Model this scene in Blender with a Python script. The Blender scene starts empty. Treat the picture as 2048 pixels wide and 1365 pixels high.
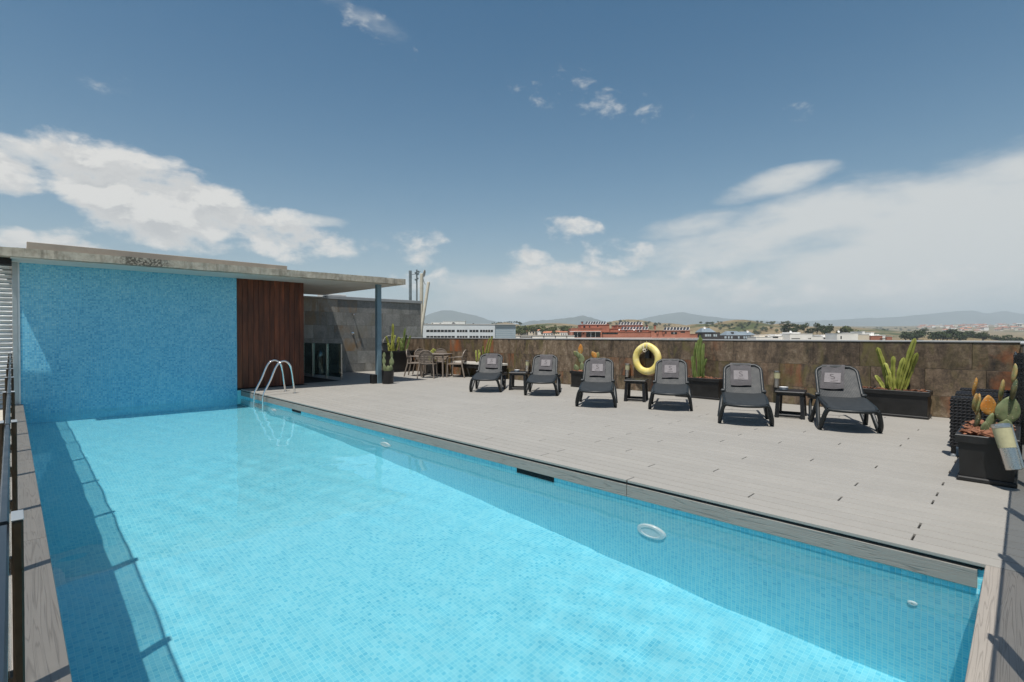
import bpy, bmesh, math, random
from mathutils import Vector, Matrix, noise as mnoise
random.seed(7)
R = math.radians
scene = bpy.context.scene
COL = scene.collection

# ------------------------------------------------------------------ camera
FPX = 1015.0; EYE = 1.35
YAW = math.atan(1002 / FPX); PITCH = (682.5 - 671.0) / FPX
cd = bpy.data.cameras.new('camera'); cam = bpy.data.objects.new('camera', cd); COL.objects.link(cam)
cd.sensor_width = 36.0; cd.lens = 36.0 * FPX / 2048.0
cd.clip_start = 0.05; cd.clip_end = 60000
cam.location = (0, 0, EYE)
cam.rotation_euler = (math.pi / 2 - PITCH, 0, -YAW)
scene.camera = cam
CF = Vector((math.sin(YAW) * math.cos(PITCH), math.cos(YAW) * math.cos(PITCH), -math.sin(PITCH)))
CR = Vector((math.cos(YAW), -math.sin(YAW), 0)); CU = CR.cross(CF)
def ray(px, py): return CF + CR * ((px - 1024) / FPX) + CU * (-(py - 682.5) / FPX)
EYEV = Vector((0, 0, EYE))
def at(px, py, d): return EYEV + ray(px, py) * d          # point at forward depth d
def onz(px, py, z=0.0):
    r = ray(px, py); return EYEV + r * ((z - EYE) / r.z)

# ------------------------------------------------------------------ sun direction
SUN_T = Vector((0.35, 0.14, -1.0)).normalized()           # direction the light travels
SUN_EL = math.asin(-SUN_T.z)
SUN_AZ = math.atan2(-SUN_T.x, -SUN_T.y)                   # clockwise from +Y

# ------------------------------------------------------------------ node helpers
class NT:
    def __init__(s, tree): s.t = tree; s.n = tree.nodes; s.l = tree.links
    def new(s, kind, **kw):
        nd = s.n.new(kind)
        for k, v in kw.items():
            if k == 'inp':
                for i, val in v.items(): s.set(nd.inputs[i], val)
            else: setattr(nd, k, v)
        return nd
    def set(s, sock, val):
        if isinstance(val, bpy.types.NodeSocket): s.l.new(val, sock)
        elif isinstance(val, (tuple, list)) and len(val) == 3 and sock.type == 'RGBA': sock.default_value = (*val, 1)
        else: sock.default_value = val
    def math(s, op, a, b=0.0, c=0.0, clamp=False):
        nd = s.new('ShaderNodeMath', operation=op, use_clamp=clamp)
        for i, v in enumerate((a, b, c)): s.set(nd.inputs[i], v)
        return nd.outputs[0]
    def vmath(s, op, a, b=(0, 0, 0), scale=None):
        nd = s.new('ShaderNodeVectorMath', operation=op)
        s.set(nd.inputs[0], a); s.set(nd.inputs[1], b)
        if scale is not None: s.set(nd.inputs['Scale'], scale)
        return nd.outputs['Value'] if op in ('LENGTH', 'DOT_PRODUCT', 'DISTANCE') else nd.outputs[0]
    def mix(s, f, a, b, blend='MIX'):
        nd = s.new('ShaderNodeMix', data_type='RGBA', blend_type=blend)
        s.set(nd.inputs[0], f)
        s.set(nd.inputs[6], a); s.set(nd.inputs[7], b)
        return nd.outputs[2]
    def ramp(s, f, stops, interp='LINEAR'):
        nd = s.new('ShaderNodeValToRGB'); cr = nd.color_ramp; cr.interpolation = interp
        while len(cr.elements) < len(stops): cr.elements.new(0.5)
        for e, (p, c) in zip(cr.elements, stops):
            e.position = p; e.color = (*c, 1) if len(c) == 3 else c
        s.set(nd.inputs[0], f); return nd.outputs[0]
    def noise(s, vec, scale=5.0, detail=4.0, rough=0.55, dist=0.0, out='Fac'):
        nd = s.new('ShaderNodeTexNoise')
        if vec is not None: s.set(nd.inputs['Vector'], vec)
        for k, v in (('Scale', scale), ('Detail', detail), ('Roughness', rough), ('Distortion', dist)): s.set(nd.inputs[k], v)
        return nd.outputs[out]
    def maprange(s, v, a, b, c=0.0, d=1.0, smooth=False):
        nd = s.new('ShaderNodeMapRange', interpolation_type='SMOOTHSTEP' if smooth else 'LINEAR', clamp=True)
        for i, x in enumerate((v, a, b, c, d)): s.set(nd.inputs[i], x)
        return nd.outputs[0]
    def scale(s, vec, sc): return s.vmath('MULTIPLY', vec, sc)
    def sep(s, vec):
        nd = s.new('ShaderNodeSeparateXYZ'); s.set(nd.inputs[0], vec); return nd.outputs
    def comb(s, x, y, z):
        nd = s.new('ShaderNodeCombineXYZ')
        for i, v in enumerate((x, y, z)): s.set(nd.inputs[i], v)
        return nd.outputs[0]
MATS = {}
def material(name):
    m = bpy.data.materials.new(name); m.use_nodes = True
    nt = NT(m.node_tree); nt.n.clear()
    out = nt.new('ShaderNodeOutputMaterial'); b = nt.new('ShaderNodeBsdfPrincipled')
    nt.l.new(b.outputs[0], out.inputs[0])
    nt.out = out; nt.b = b; nt.m = m
    tc = nt.new('ShaderNodeTexCoord'); nt.obj = tc.outputs['Object']; nt.gen = tc.outputs['Generated']
    oi = nt.new('ShaderNodeObjectInfo'); nt.rnd = oi.outputs['Random']; nt.loc = oi.outputs['Location']
    geo = nt.new('ShaderNodeNewGeometry'); nt.pos = geo.outputs['Position']
    MATS[name] = m
    return m, nt
def bset(nt, color=None, rough=None, metal=None, spec=None, normal=None, trans=None, ior=None, coat=None, sheen=None):
    b = nt.b
    for k, v in (('Base Color', color), ('Roughness', rough), ('Metallic', metal), ('Specular IOR Level', spec), ('Normal', normal),
                 ('Transmission Weight', trans), ('IOR', ior), ('Coat Weight', coat), ('Sheen Weight', sheen)):
        if v is not None: nt.set(b.inputs[k], v)
def bump(nt, h, strength=0.3, dist=0.01):
    nd = nt.new('ShaderNodeBump'); nt.set(nd.inputs['Strength'], strength); nt.set(nd.inputs['Distance'], dist); nt.set(nd.inputs['Height'], h)
    return nd.outputs[0]
def plain(name, col, rough=0.5, metal=0.0, var=0.12, scale=8.0, bumpk=0.0, spec=None, rndvar=0.0, coat=None):
    """a base colour with fine procedural mottling (and, if asked, a tone of its own per object)"""
    m, nt = material(name)
    n = nt.noise(nt.pos, scale, 5, 0.6)
    f = nt.maprange(n, 0.3, 0.7, 1 - var, 1 + var)
    if rndvar: f = nt.math('MULTIPLY', f, nt.maprange(nt.rnd, 0, 1, 1 - rndvar, 1 + rndvar))
    c = nt.mix(1.0, (*col, 1), nt.comb(f, f, f), 'MULTIPLY')
    bset(nt, c, nt.maprange(n, 0.3, 0.7, max(0.02, rough - 0.08), min(1, rough + 0.08)), metal, spec, bump(nt, n, bumpk, 0.004) if bumpk else None, coat=coat)
    return m

# ------------------------------------------------------------------ world: physical sky with clouds
def build_world():
    w = bpy.data.worlds.new('World'); scene.world = w; w.use_nodes = True
    nt = NT(w.node_tree); nt.n.clear()
    out = nt.new('ShaderNodeOutputWorld'); bg = nt.new('ShaderNodeBackground')
    sky = nt.new('ShaderNodeTexSky', sky_type='NISHITA')
    sky.sun_disc = False; sky.sun_elevation = SUN_EL; sky.sun_rotation = SUN_AZ
    sky.altitude = 100; sky.air_density = 1.0; sky.dust_density = 1.6; sky.ozone_density = 1.0
    tc = nt.new('ShaderNodeTexCoord'); v = tc.outputs['Generated']
    x, y, z = nt.sep(v)
    # a slightly lower-saturation sky, as the photograph's air has it
    hsv = nt.new('ShaderNodeHueSaturation', inp={'Hue': 0.487, 'Saturation': SKY_SAT, 'Value': 1.0}); nt.set(hsv.inputs['Color'], sky.outputs[0])
    col = hsv.outputs[0]
    # cloud field: warped fractal noise sampled on the sky direction
    zz = nt.math('MAXIMUM', z, 0.0)
    warp = nt.noise(v, 6.0, 3, 0.5, out='Color')
    vw = nt.vmath('ADD', v, nt.scale(nt.vmath('SUBTRACT', warp, (0.5, 0.5, 0.5)), (0.05, 0.05, 0.04)))
    vs = nt.scale(vw, (1, 1, 1.9))
    def field(vec): return nt.noise(vec, 13.0, 10, 0.6)
    n0 = field(vs); n1 = field(nt.vmath('ADD', vs, (-0.012, -0.004, 0.05)))
    def blob(px, py, rx, ry, tilt=0.0, power=1.0):
        d = ray(px, py); n = d.length; rx, ry = rx / n ** 2, ry / n; d = d.normalized()
        right = d.cross(Vector((0, 0, 1))).normalized(); up = right.cross(d)
        c, s_ = math.cos(R(tilt)), math.sin(R(tilt))
        r2 = right * c + up * s_; u2 = up * c - right * s_
        a = nt.math('MULTIPLY', nt.vmath('DOT_PRODUCT', v, tuple(r2)), FPX / rx)
        b = nt.math('MULTIPLY', nt.vmath('DOT_PRODUCT', v, tuple(u2)), FPX / ry)
        fr = nt.math('GREATER_THAN', nt.vmath('DOT_PRODUCT', v, tuple(d)), 0.3)
        q = nt.math('ADD', nt.math('MULTIPLY', a, a), nt.math('MULTIPLY', b, b))
        return nt.math('MULTIPLY', nt.math('MULTIPLY', nt.math('SUBTRACT', 1.0, nt.math('MINIMUM', q, 1.0)), fr), power)
    def union(lst):
        r = lst[0]
        for q in lst[1:]: r = nt.math('MAXIMUM', r, q)
        return r
    cum = union([blob(*b) for b in CUMULUS])
    cir = union([blob(*b) for b in CIRRUS])
    # behind and beside the camera the same kind of broken cloud goes on
    far = nt.maprange(nt.noise(nt.scale(v, (1, 1, 2.2)), 2.2, 3, 0.5), 0.5, 0.7, 0, 0.55)
    front = nt.maprange(nt.vmath('DOT_PRODUCT', v, tuple(CF)), 0.45, 0.62, 1.0, 0.0)
    band = nt.math('MULTIPLY', nt.maprange(zz, 0.0, 0.06), nt.maprange(zz, 0.55, 0.25))
    cum = nt.math('MAXIMUM', cum, nt.math('MULTIPLY', nt.math('MULTIPLY', far, front), band))
    def dens(n): return nt.math('ADD', nt.math('MULTIPLY', cum, 0.95), nt.math('MULTIPLY', nt.math('SUBTRACT', n, 0.5), 3.0))
    d0 = dens(n0); d1 = dens(n1)
    gate = nt.maprange(cum, 0.0, 0.12)
    a_c = nt.math('MULTIPLY', nt.maprange(d0, 0.22, 0.95, 0, 1, True), gate)
    lit = nt.maprange(nt.math('SUBTRACT', d0, d1), -0.10, 0.22)
    thick = nt.maprange(d0, 0.45, 1.25)
    shade = nt.math('MULTIPLY', nt.math('SUBTRACT', 1.0, lit), nt.math('MULTIPLY', thick, 0.75))
    c_c = nt.mix(shade, (*CLOUD_LIT, 1), (*CLOUD_DARK, 1))
    # thin high cloud: stretched streaks
    st = nt.noise(nt.scale(vw, (1.0, 1.0, 3.2)), 5.0, 8, 0.6)
    a_s = nt.math('MULTIPLY', nt.maprange(nt.math('ADD', nt.math('MULTIPLY', cir, 1.0), nt.math('MULTIPLY', nt.math('SUBTRACT', st, 0.5), 2.2)), 0.05, 1.0, 0, 0.9, True), nt.maprange(cir, 0, 0.15))
    # small torn wisps of cloud
    wis = union([blob(*b) for b in WISPS]); nw = nt.noise(nt.scale(vw, (1.0, 1.0, 2.0)), 24.0, 8, 0.62)
    a_w = nt.math('MULTIPLY', nt.maprange(nt.math('ADD', nt.math('MULTIPLY', wis, 0.55), nt.math('MULTIPLY', nt.math('SUBTRACT', nw, 0.5), 3.0)), 0.3, 1.2, 0, 0.6, True), nt.maprange(wis, 0, 0.2))
    # pale veil low over the land, all round
    veil = nt.math('MULTIPLY', nt.math('POWER', nt.math('SUBTRACT', 1.0, nt.math('MINIMUM', zz, 1.0)), 9.5), 0.62)
    lift = nt.math('MULTIPLY', nt.math('POWER', nt.math('SUBTRACT', 1.0, nt.math('MINIMUM', zz, 1.0)), 3.5), 0.42)
    col = nt.mix(lift, col, (4.6, 6.3, 7.4, 1))
    col = nt.mix(veil, col, (*VEIL, 1))
    col = nt.mix(a_s, col, (*CIRRUS_COL, 1))
    col = nt.mix(a_w, col, (*CLOUD_LIT, 1))
    col = nt.mix(nt.math('MULTIPLY', a_c, 0.96), col, c_c)
    nt.set(bg.inputs[0], col); bg.inputs[1].default_value = SKY_STRENGTH
    nt.l.new(bg.outputs[0], out.inputs[0])
SKY_STRENGTH = 0.072; SKY_SAT = 1.42; HAZE = 1.25e-4
CLOUD_LIT = (9.3, 9.1, 8.7); CLOUD_DARK = (5.8, 5.9, 6.0); CIRRUS_COL = (8.2, 8.3, 8.1); VEIL = (7.6, 8.6, 8.8)
# (px, py, half-width, half-height, tilt in degrees, strength)
CUMULUS = [(60, 340, 200, 80, -8, 1.0), (215, 365, 185, 105, -15, 1.5), (370, 405, 200, 80, -18, 1.4), (330, 455, 200, 52, -4, 1.2),
           (560, 468, 200, 58, -8, 1.05), (40, 490, 80, 40, 0, .85), (140, 490, 90, 42, 0, .95), (835, 510, 85, 60, 0, .65), (870, 555, 100, 42, 0, .6),
           (1145, 455, 70, 28, -6, .7), (1140, 483, 56, 22, -4, .6), (1065, 517, 70, 30, -4, .65), (1130, 552, 130, 40, 0, .6), (1040, 570, 100, 26, 0, .6),
                      (1240, 520, 110, 45, 0, .6), (1390, 540, 120, 60, 0, .6), (1540, 590, 190, 45, 0, .55), (1850, 560, 190, 40, 0, .5), (740, 490, 34, 22, 0, .6)]
CIRRUS = [(1930, 480, 900, 185, 10, 1.15), (1560, 470, 420, 95, 10, 1.05), (1400, 450, 150, 36, 4, .9), (1540, 372, 160, 36, 8, .85), (1690, 390, 120, 40, 6, .75),
          (2010, 390, 420, 100, 16, .95), (735, 38, 130, 26, -16, .2), (225, 165, 85, 24, -3, .15),
          (60, 305, 110, 26, -12, .6), (1700, 560, 800, 110, 0, .85), (1200, 590, 480, 70, 0, .65), (620, 440, 90, 14, 0, .45)]
WISPS = [(1208, 212, 75, 34, -8, .95), (1070, 193, 80, 28, -6, .8), (1308, 226, 62, 36, -35, .75), (1150, 160, 62, 40, -35, .7), (1232, 180, 34, 16, 0, .6), (1358, 232, 34, 14, -5, .55), (735, 40, 150, 36, -16, .62), (815, 98, 52, 22, -15, .6), (225, 165, 100, 30, -3, .6), (1620, 222, 80, 20, -8, .5), (640, 440, 100, 22, 0, .6), (740, 490, 50, 26, 0, .65), (1215, 415, 30, 12, 0, .5)]
build_world()

sd = bpy.data.lights.new('sun', 'SUN'); sun = bpy.data.objects.new('sun', sd); COL.objects.link(sun)
sd.energy = 4.6; sd.angle = R(0.53); sd.color = (1.0, 0.955, 0.89)
sun.rotation_euler = SUN_T.to_track_quat('-Z', 'Y').to_euler(); sun.location = (-5, -2, 30)
sd.cycles.is_caustics_light = True
scene.view_settings.view_transform = 'Standard'; scene.view_settings.look = 'None'
scene.view_settings.exposure = 0.25; scene.view_settings.gamma = 1.0
scene.view_settings.use_curve_mapping = False
scene.render.engine = 'CYCLES'
cy = scene.cycles
cy.use_denoising = True
try: cy.denoiser = 'OPENIMAGEDENOISE'; cy.denoising_input_passes = 'RGB_ALBEDO_NORMAL'
except Exception: pass
cy.max_bounces = 10; cy.transparent_max_bounces = 16; cy.transmission_bounces = 8; cy.diffuse_bounces = 4; cy.glossy_bounces = 5
cy.sample_clamp_indirect = 6.0; cy.caustics_refractive = True; cy.caustics_reflective = False; cy.blur_glossy = 0.5

# ------------------------------------------------------------------ mesh helpers
class MB:
    def __init__(s): s.v = []; s.f = []
    def add(s, verts, faces):
        o = len(s.v); s.v += [Vector(p) for p in verts]; s.f += [tuple(i + o for i in f) for f in faces]; return s
    def box(s, x0, x1, y0, y1, z0, z1, bev=0.0):
        if bev > 0:
            b = min(bev, (x1 - x0) * .45, (y1 - y0) * .45, (z1 - z0) * .45)
            # chamfered box: rings bottom, low, high, top
            def ring(i, z):
                c = b
                return [(x0 + i + c, y0 + i, z), (x1 - i - c, y0 + i, z), (x1 - i, y0 + i + c, z), (x1 - i, y1 - i - c, z),
                        (x1 - i - c, y1 - i, z), (x0 + i + c, y1 - i, z), (x0 + i, y1 - i - c, z), (x0 + i, y0 + i + c, z)]
            vs = ring(b * .6, z0) + ring(0, z0 + b) + ring(0, z1 - b) + ring(b * .6, z1)
            fs = [tuple(range(7, -1, -1)), tuple(range(24, 32))]
            for k in range(3):
                for j in range(8):
                    a = k * 8 + j; a2 = k * 8 + (j + 1) % 8
                    fs.append((a, a2, a2 + 8, a + 8))
            return s.add(vs, fs)
        return s.add([(x0, y0, z0), (x1, y0, z0), (x1, y1, z0), (x0, y1, z0), (x0, y0, z1), (x1, y0, z1), (x1, y1, z1), (x0, y1, z1)],
                     [(3, 2, 1, 0), (4, 5, 6, 7), (0, 1, 5, 4), (1, 2, 6, 5), (2, 3, 7, 6), (3, 0, 4, 7)])
    def prism(s, poly, z0, z1):
        n = len(poly)
        return s.add([(p[0], p[1], z0) for p in poly] + [(p[0], p[1], z1) for p in poly],
                     [tuple(range(n - 1, -1, -1)), tuple(range(n, 2 * n))] + [(i, (i + 1) % n, (i + 1) % n + n, i + n) for i in range(n)])
    def lathe(s, prof, n=24, cx=0, cy=0):
        vs = []; fs = []; m = len(prof)
        for i in range(n):
            a = 2 * math.pi * i / n
            vs += [(cx + r * math.cos(a), cy + r * math.sin(a), z) for r, z in prof]
        for i in range(n):
            j = (i + 1) % n
            for k in range(m - 1): fs.append((i * m + k, j * m + k, j * m + k + 1, i * m + k + 1))
        fs.append(tuple(i * m for i in range(n - 1, -1, -1))); fs.append(tuple(i * m + m - 1 for i in range(n)))
        return s.add(vs, fs)
    def tube(s, pts, rad, n=10, closed=False, sect=None, up=None):
        """sweep a round (or given 2-D) section along a polyline; rad may be a list"""
        pts = [Vector(p) for p in pts]; m = len(pts)
        rad = rad if isinstance(rad, (list, tuple)) else [rad] * m
        sect = sect or [(math.cos(2 * math.pi * k / n), math.sin(2 * math.pi * k / n)) for k in range(n)]
        n = len(sect); vs = []; fs = []; prev = None
        for i, p in enumerate(pts):
            if closed: t = pts[(i + 1) % m] - pts[i - 1]
            else: t = pts[min(i + 1, m - 1)] - pts[max(i - 1, 0)]
            t.normalize()
            if up is not None: a = Vector(up) - t * t.dot(Vector(up))
            elif prev is None:
                h = Vector((0, 0, 1)) if abs(t.z) < 0.9 else Vector((1, 0, 0)); a = h - t * t.dot(h)
            else: a = prev - t * t.dot(prev)
            if a.length < 1e-6: a = t.orthogonal()
            a.normalize(); prev = a; b = t.cross(a)
            for u, w in sect: vs.append(p + (a * u + b * w) * rad[i])
        for i in range(m if closed else m - 1):
            j = (i + 1) % m
            for k in range(n): fs.append((i * n + k, i * n + (k + 1) % n, j * n + (k + 1) % n, j * n + k))
        if not closed: fs += [tuple(range(n - 1, -1, -1)), tuple(range((m - 1) * n, m * n))]
        return s.add(vs, fs)
    def bar(s, pts, w, h, up=(0, 0, 1), bev=0.2):
        """rectangular section with eased corners: w across, h along 'up'"""
        c = bev * min(w, h); a, b = h / 2, w / 2
        sec = [(a - c, b), (a, b - c), (a, -b + c), (a - c, -b), (-a + c, -b), (-a, -b + c), (-a, b - c), (-a + c, b)]
        return s.tube(pts, 1.0, sect=sec, up=up)
    def xf(s, M):
        s.v = [M @ p for p in s.v]; return s
    def mesh(s, name, smooth=False, angle=40):
        me = bpy.data.meshes.new(name); me.from_pydata([tuple(p) for p in s.v], [], s.f)
        bm = bmesh.new(); bm.from_mesh(me); bmesh.ops.recalc_face_normals(bm, faces=bm.faces)
        if smooth:
            for f in bm.faces: f.smooth = True
            for e in bm.edges: e.smooth = not (len(e.link_faces) == 2 and e.calc_face_angle(0) > R(angle))
        bm.to_mesh(me); bm.free(); me.update()
        return me
    def build(s, name, mat, parent=None, smooth=False, angle=40, loc=None, rot=None):
        return link(name, s.mesh(name, smooth, angle), mat, parent, loc, rot)
def link(name, me, mat=None, parent=None, loc=None, rot=None):
    o = bpy.data.objects.new(name, me); COL.objects.link(o)
    if mat is not None and not me.materials: me.materials.append(MATS[mat] if isinstance(mat, str) else mat)
    if parent is not None: o.parent = parent
    if loc is not None: o.location = loc
    if rot is not None: o.rotation_euler = rot
    return o
def tag(o, label, cat, group=None):
    o['label'] = label; o['category'] = cat
    if group: o['group'] = group
    return o
def thing(name, label, cat, loc=(0, 0, 0), rz=0.0, group=None):
    o = bpy.data.objects.new(name, None); COL.objects.link(o); o.empty_display_size = 0.1
    o.location = loc; o.rotation_euler = (0, 0, rz)
    return tag(o, label, cat, group)
def struct(o, kind='structure'): o['kind'] = kind; return o
def copy_tree(o, parent=None):
    kids = [c for c in o.children]
    c = o.copy(); COL.objects.link(c); c.parent = parent
    for ch in kids: copy_tree(ch, c)
    return c
def bez(pts, n=8):
    """smooth curve through the points (Catmull-Rom)"""
    P = [Vector(p) for p in pts]; out = []
    for i in range(len(P) - 1):
        p0 = P[max(i - 1, 0)]; p1 = P[i]; p2 = P[i + 1]; p3 = P[min(i + 2, len(P) - 1)]
        for k in range(n):
            t = k / n
            out.append(0.5 * ((2 * p1) + (p2 - p0) * t + (2 * p0 - 5 * p1 + 4 * p2 - p3) * t * t + (3 * p1 - p0 - 3 * p2 + p3) * t ** 3))
    out.append(P[-1]); return out

# ================================================================== materials
def mosaic(name, ax, pal, grout, tile=0.033, rough=0.14, g=0.07):
    m, nt = material(name)
    c = nt.sep(nt.pos)
    u, v = c['xyz'.index(ax[0])], c['xyz'.index(ax[1])]
    u = nt.math('DIVIDE', nt.math('ADD', u, 50.0), tile); v = nt.math('DIVIDE', nt.math('ADD', v, 50.0), tile)
    cu, cv = nt.math('FLOOR', u), nt.math('FLOOR', v); fu, fv = nt.math('FRACT', u), nt.math('FRACT', v)
    wn = nt.new('ShaderNodeTexWhiteNoise', noise_dimensions='3D'); nt.set(wn.inputs['Vector'], nt.comb(cu, cv, 3.0))
    patch = nt.noise(nt.comb(nt.math('MULTIPLY', cu, .05), nt.math('MULTIPLY', cv, .05), 0.0), 1.0, 3, 0.6)
    f = nt.math('ADD', nt.math('MULTIPLY', wn.outputs['Value'], 0.8), nt.math('MULTIPLY', nt.math('SUBTRACT', patch, 0.4), 0.5), clamp=True)
    colr = nt.ramp(f, pal)
    e = nt.math('MINIMUM', nt.math('MINIMUM', fu, nt.math('SUBTRACT', 1.0, fu)), nt.math('MINIMUM', fv, nt.math('SUBTRACT', 1.0, fv)))
    gm = nt.maprange(e, g * .7, g * 1.2, 1.0, 0.0)
    colr = nt.mix(gm, colr, (*grout, 1))
    bset(nt, colr, nt.maprange(gm, 0, 1, rough, 0.8), 0.0, 0.5, bump(nt, nt.maprange(e, g * .5, g * 2), 0.35, 0.002))
    return m
POOL_PAL = [(0.0, (.13, .58, .75)), (0.15, (.18, .665, .815)), (0.5, (.235, .72, .845)), (1.0, (.32, .785, .88))]
WALL_PAL = [(0.0, (.08, .38, .64)), (0.2, (.13, .49, .73)), (0.5, (.19, .58, .79)), (0.8, (.26, .64, .82)), (1.0, (.40, .72, .84))]
mosaic('mosaic_floor', 'xy', POOL_PAL, (.30, .77, .86)); mosaic('mosaic_side', 'yz', POOL_PAL, (.45, .80, .84)); mosaic('mosaic_end', 'xz', POOL_PAL, (.40, .76, .80))
mosaic('mosaic_wall', 'xz', WALL_PAL, (.20, .46, .58))

def deckmat(name, base, grain=0.06, bumpk=0.15, along='y', rings=False, rv=0.05):
    m, nt = material(name)
    off = nt.vmath('ADD', nt.pos, nt.scale(nt.comb(nt.rnd, nt.rnd, nt.rnd), (37.0, 91.0, 13.0)))
    sc = {'y': (60, 1.6, 60), 'x': (1.6, 60, 60), 'z': (60, 60, 1.6)}[along]
    g = nt.noise(nt.scale(off, sc), 1.0, 5, 0.6)
    big = nt.noise(nt.pos, 0.7, 4, 0.6); spots = nt.noise(nt.pos, 9.0, 6, 0.7)
    f = nt.math('ADD', 1.0, nt.math('MULTIPLY', nt.math('SUBTRACT', g, 0.5), grain * 3))
    f = nt.math('MULTIPLY', f, nt.maprange(big, 0.3, 0.7, 0.95, 1.04))
    f = nt.math('MULTIPLY', f, nt.maprange(spots, 0.3, 0.75, 0.96, 1.03))
    f = nt.math('MULTIPLY', f, nt.maprange(nt.rnd, 0, 1, 1 - rv, 1 + rv))
    h = g
    if rings:
        rs = {'y': (22, .75, 22), 'x': (.75, 22, 22)}[along]
        q = nt.noise(nt.scale(off, rs), 1.0, 2, 0.4, 0.6)
        w = nt.math('FRACT', nt.math('MULTIPLY', q, 11.0))
        ln = nt.maprange(nt.math('ABSOLUTE', nt.math('SUBTRACT', w, 0.5)), 0.0, 0.16, 1.0, 0.0)
        f = nt.math('MULTIPLY', f, nt.maprange(ln, 0, 1, 1.0, 0.74)); h = nt.math('SUBTRACT', nt.math('MULTIPLY', g, .3), ln)
    bset(nt, nt.mix(1.0, (*base, 1), nt.comb(f, f, f), 'MULTIPLY'), nt.maprange(g, .3, .7, .5, .68), 0, 0.35, bump(nt, h, bumpk, 0.003))
deckmat('deck_board', (.300, .287, .260), 0.03, 0.12, 'y', False, .025)
deckmat('coping_y', (.31, .28, .245), 0.05, 0.4, 'y', True); deckmat('coping_x', (.31, .28, .245), 0.05, 0.4, 'x', True)
deckmat('fascia', (.27, .26, .235), 0.07, 0.45, 'y', True)

def slate(name, pal, rust, rustamt, olive, rough=0.55):
    m, nt = material(name)
    off = nt.vmath('ADD', nt.pos, nt.scale(nt.comb(nt.rnd, nt.rnd, nt.rnd), (31.0, 77.0, 19.0)))
    st = nt.scale(off, (1.0, 1.0, 0.4))
    a = nt.noise(st, 3.2, 8, 0.66, 0.9); b = nt.noise(off, 13.0, 7, 0.7, 0.5); fine = nt.noise(off, 40.0, 5, 0.7)
    c = nt.ramp(nt.math('ADD', nt.math('MULTIPLY', a, 0.62), nt.math('MULTIPLY', b, 0.38)), pal)
    tone = nt.math('FRACT', nt.math('MULTIPLY', nt.rnd, 17.3))
    k = nt.math('MULTIPLY', nt.maprange(tone, 0, 1, 0.72, 1.28), nt.maprange(fine, .3, .7, .62, 1.38))
    c = nt.mix(1.0, c, nt.comb(k, k, k), 'MULTIPLY')
    rr = nt.math('FRACT', nt.math('MULTIPLY', nt.rnd, 7.7))
    rm = nt.math('MULTIPLY', nt.maprange(nt.noise(st, 2.0, 6, 0.6, 0.9), 0.47, 0.66), nt.maprange(rr, 1 - rustamt, 1.0, 0.0, 0.95))
    c = nt.mix(rm, c, (*rust, 1))
    ol = nt.math('FRACT', nt.math('MULTIPLY', nt.rnd, 29.1))
    om = nt.math('MULTIPLY', nt.maprange(nt.noise(st, 3.3, 5, 0.6, 1.2), 0.46, 0.62), nt.maprange(ol, 0.25, 1.0, 0.0, 0.75))
    c = nt.mix(om, c, (*olive, 1))
    bset(nt, c, nt.maprange(b, .3, .7, rough - .14, rough + .15), 0, 0.4, bump(nt, nt.math('ADD', b, nt.math('MULTIPLY', fine, .4)), 0.35, 0.006))
slate('slate_brown', [(.33, (.020, .018, .016)), (.45, (.078, .057, .039)), (.54, (.145, .105, .070)), (.66, (.25, .20, .145))], (.30, .095, .030), 0.55, (.125, .108, .035))
slate('slate_grey', [(.25, (.13, .13, .12)), (.42, (.21, .21, .195)), (.56, (.28, .275, .255)), (.75, (.36, .35, .325))], (.24, .15, .07), 0.30, (.19, .18, .14))
plain('grout', (.10, .092, .08), .9, 0, .15, 30)
plain('dark_base', (.012, .012, .013), .9)

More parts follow.
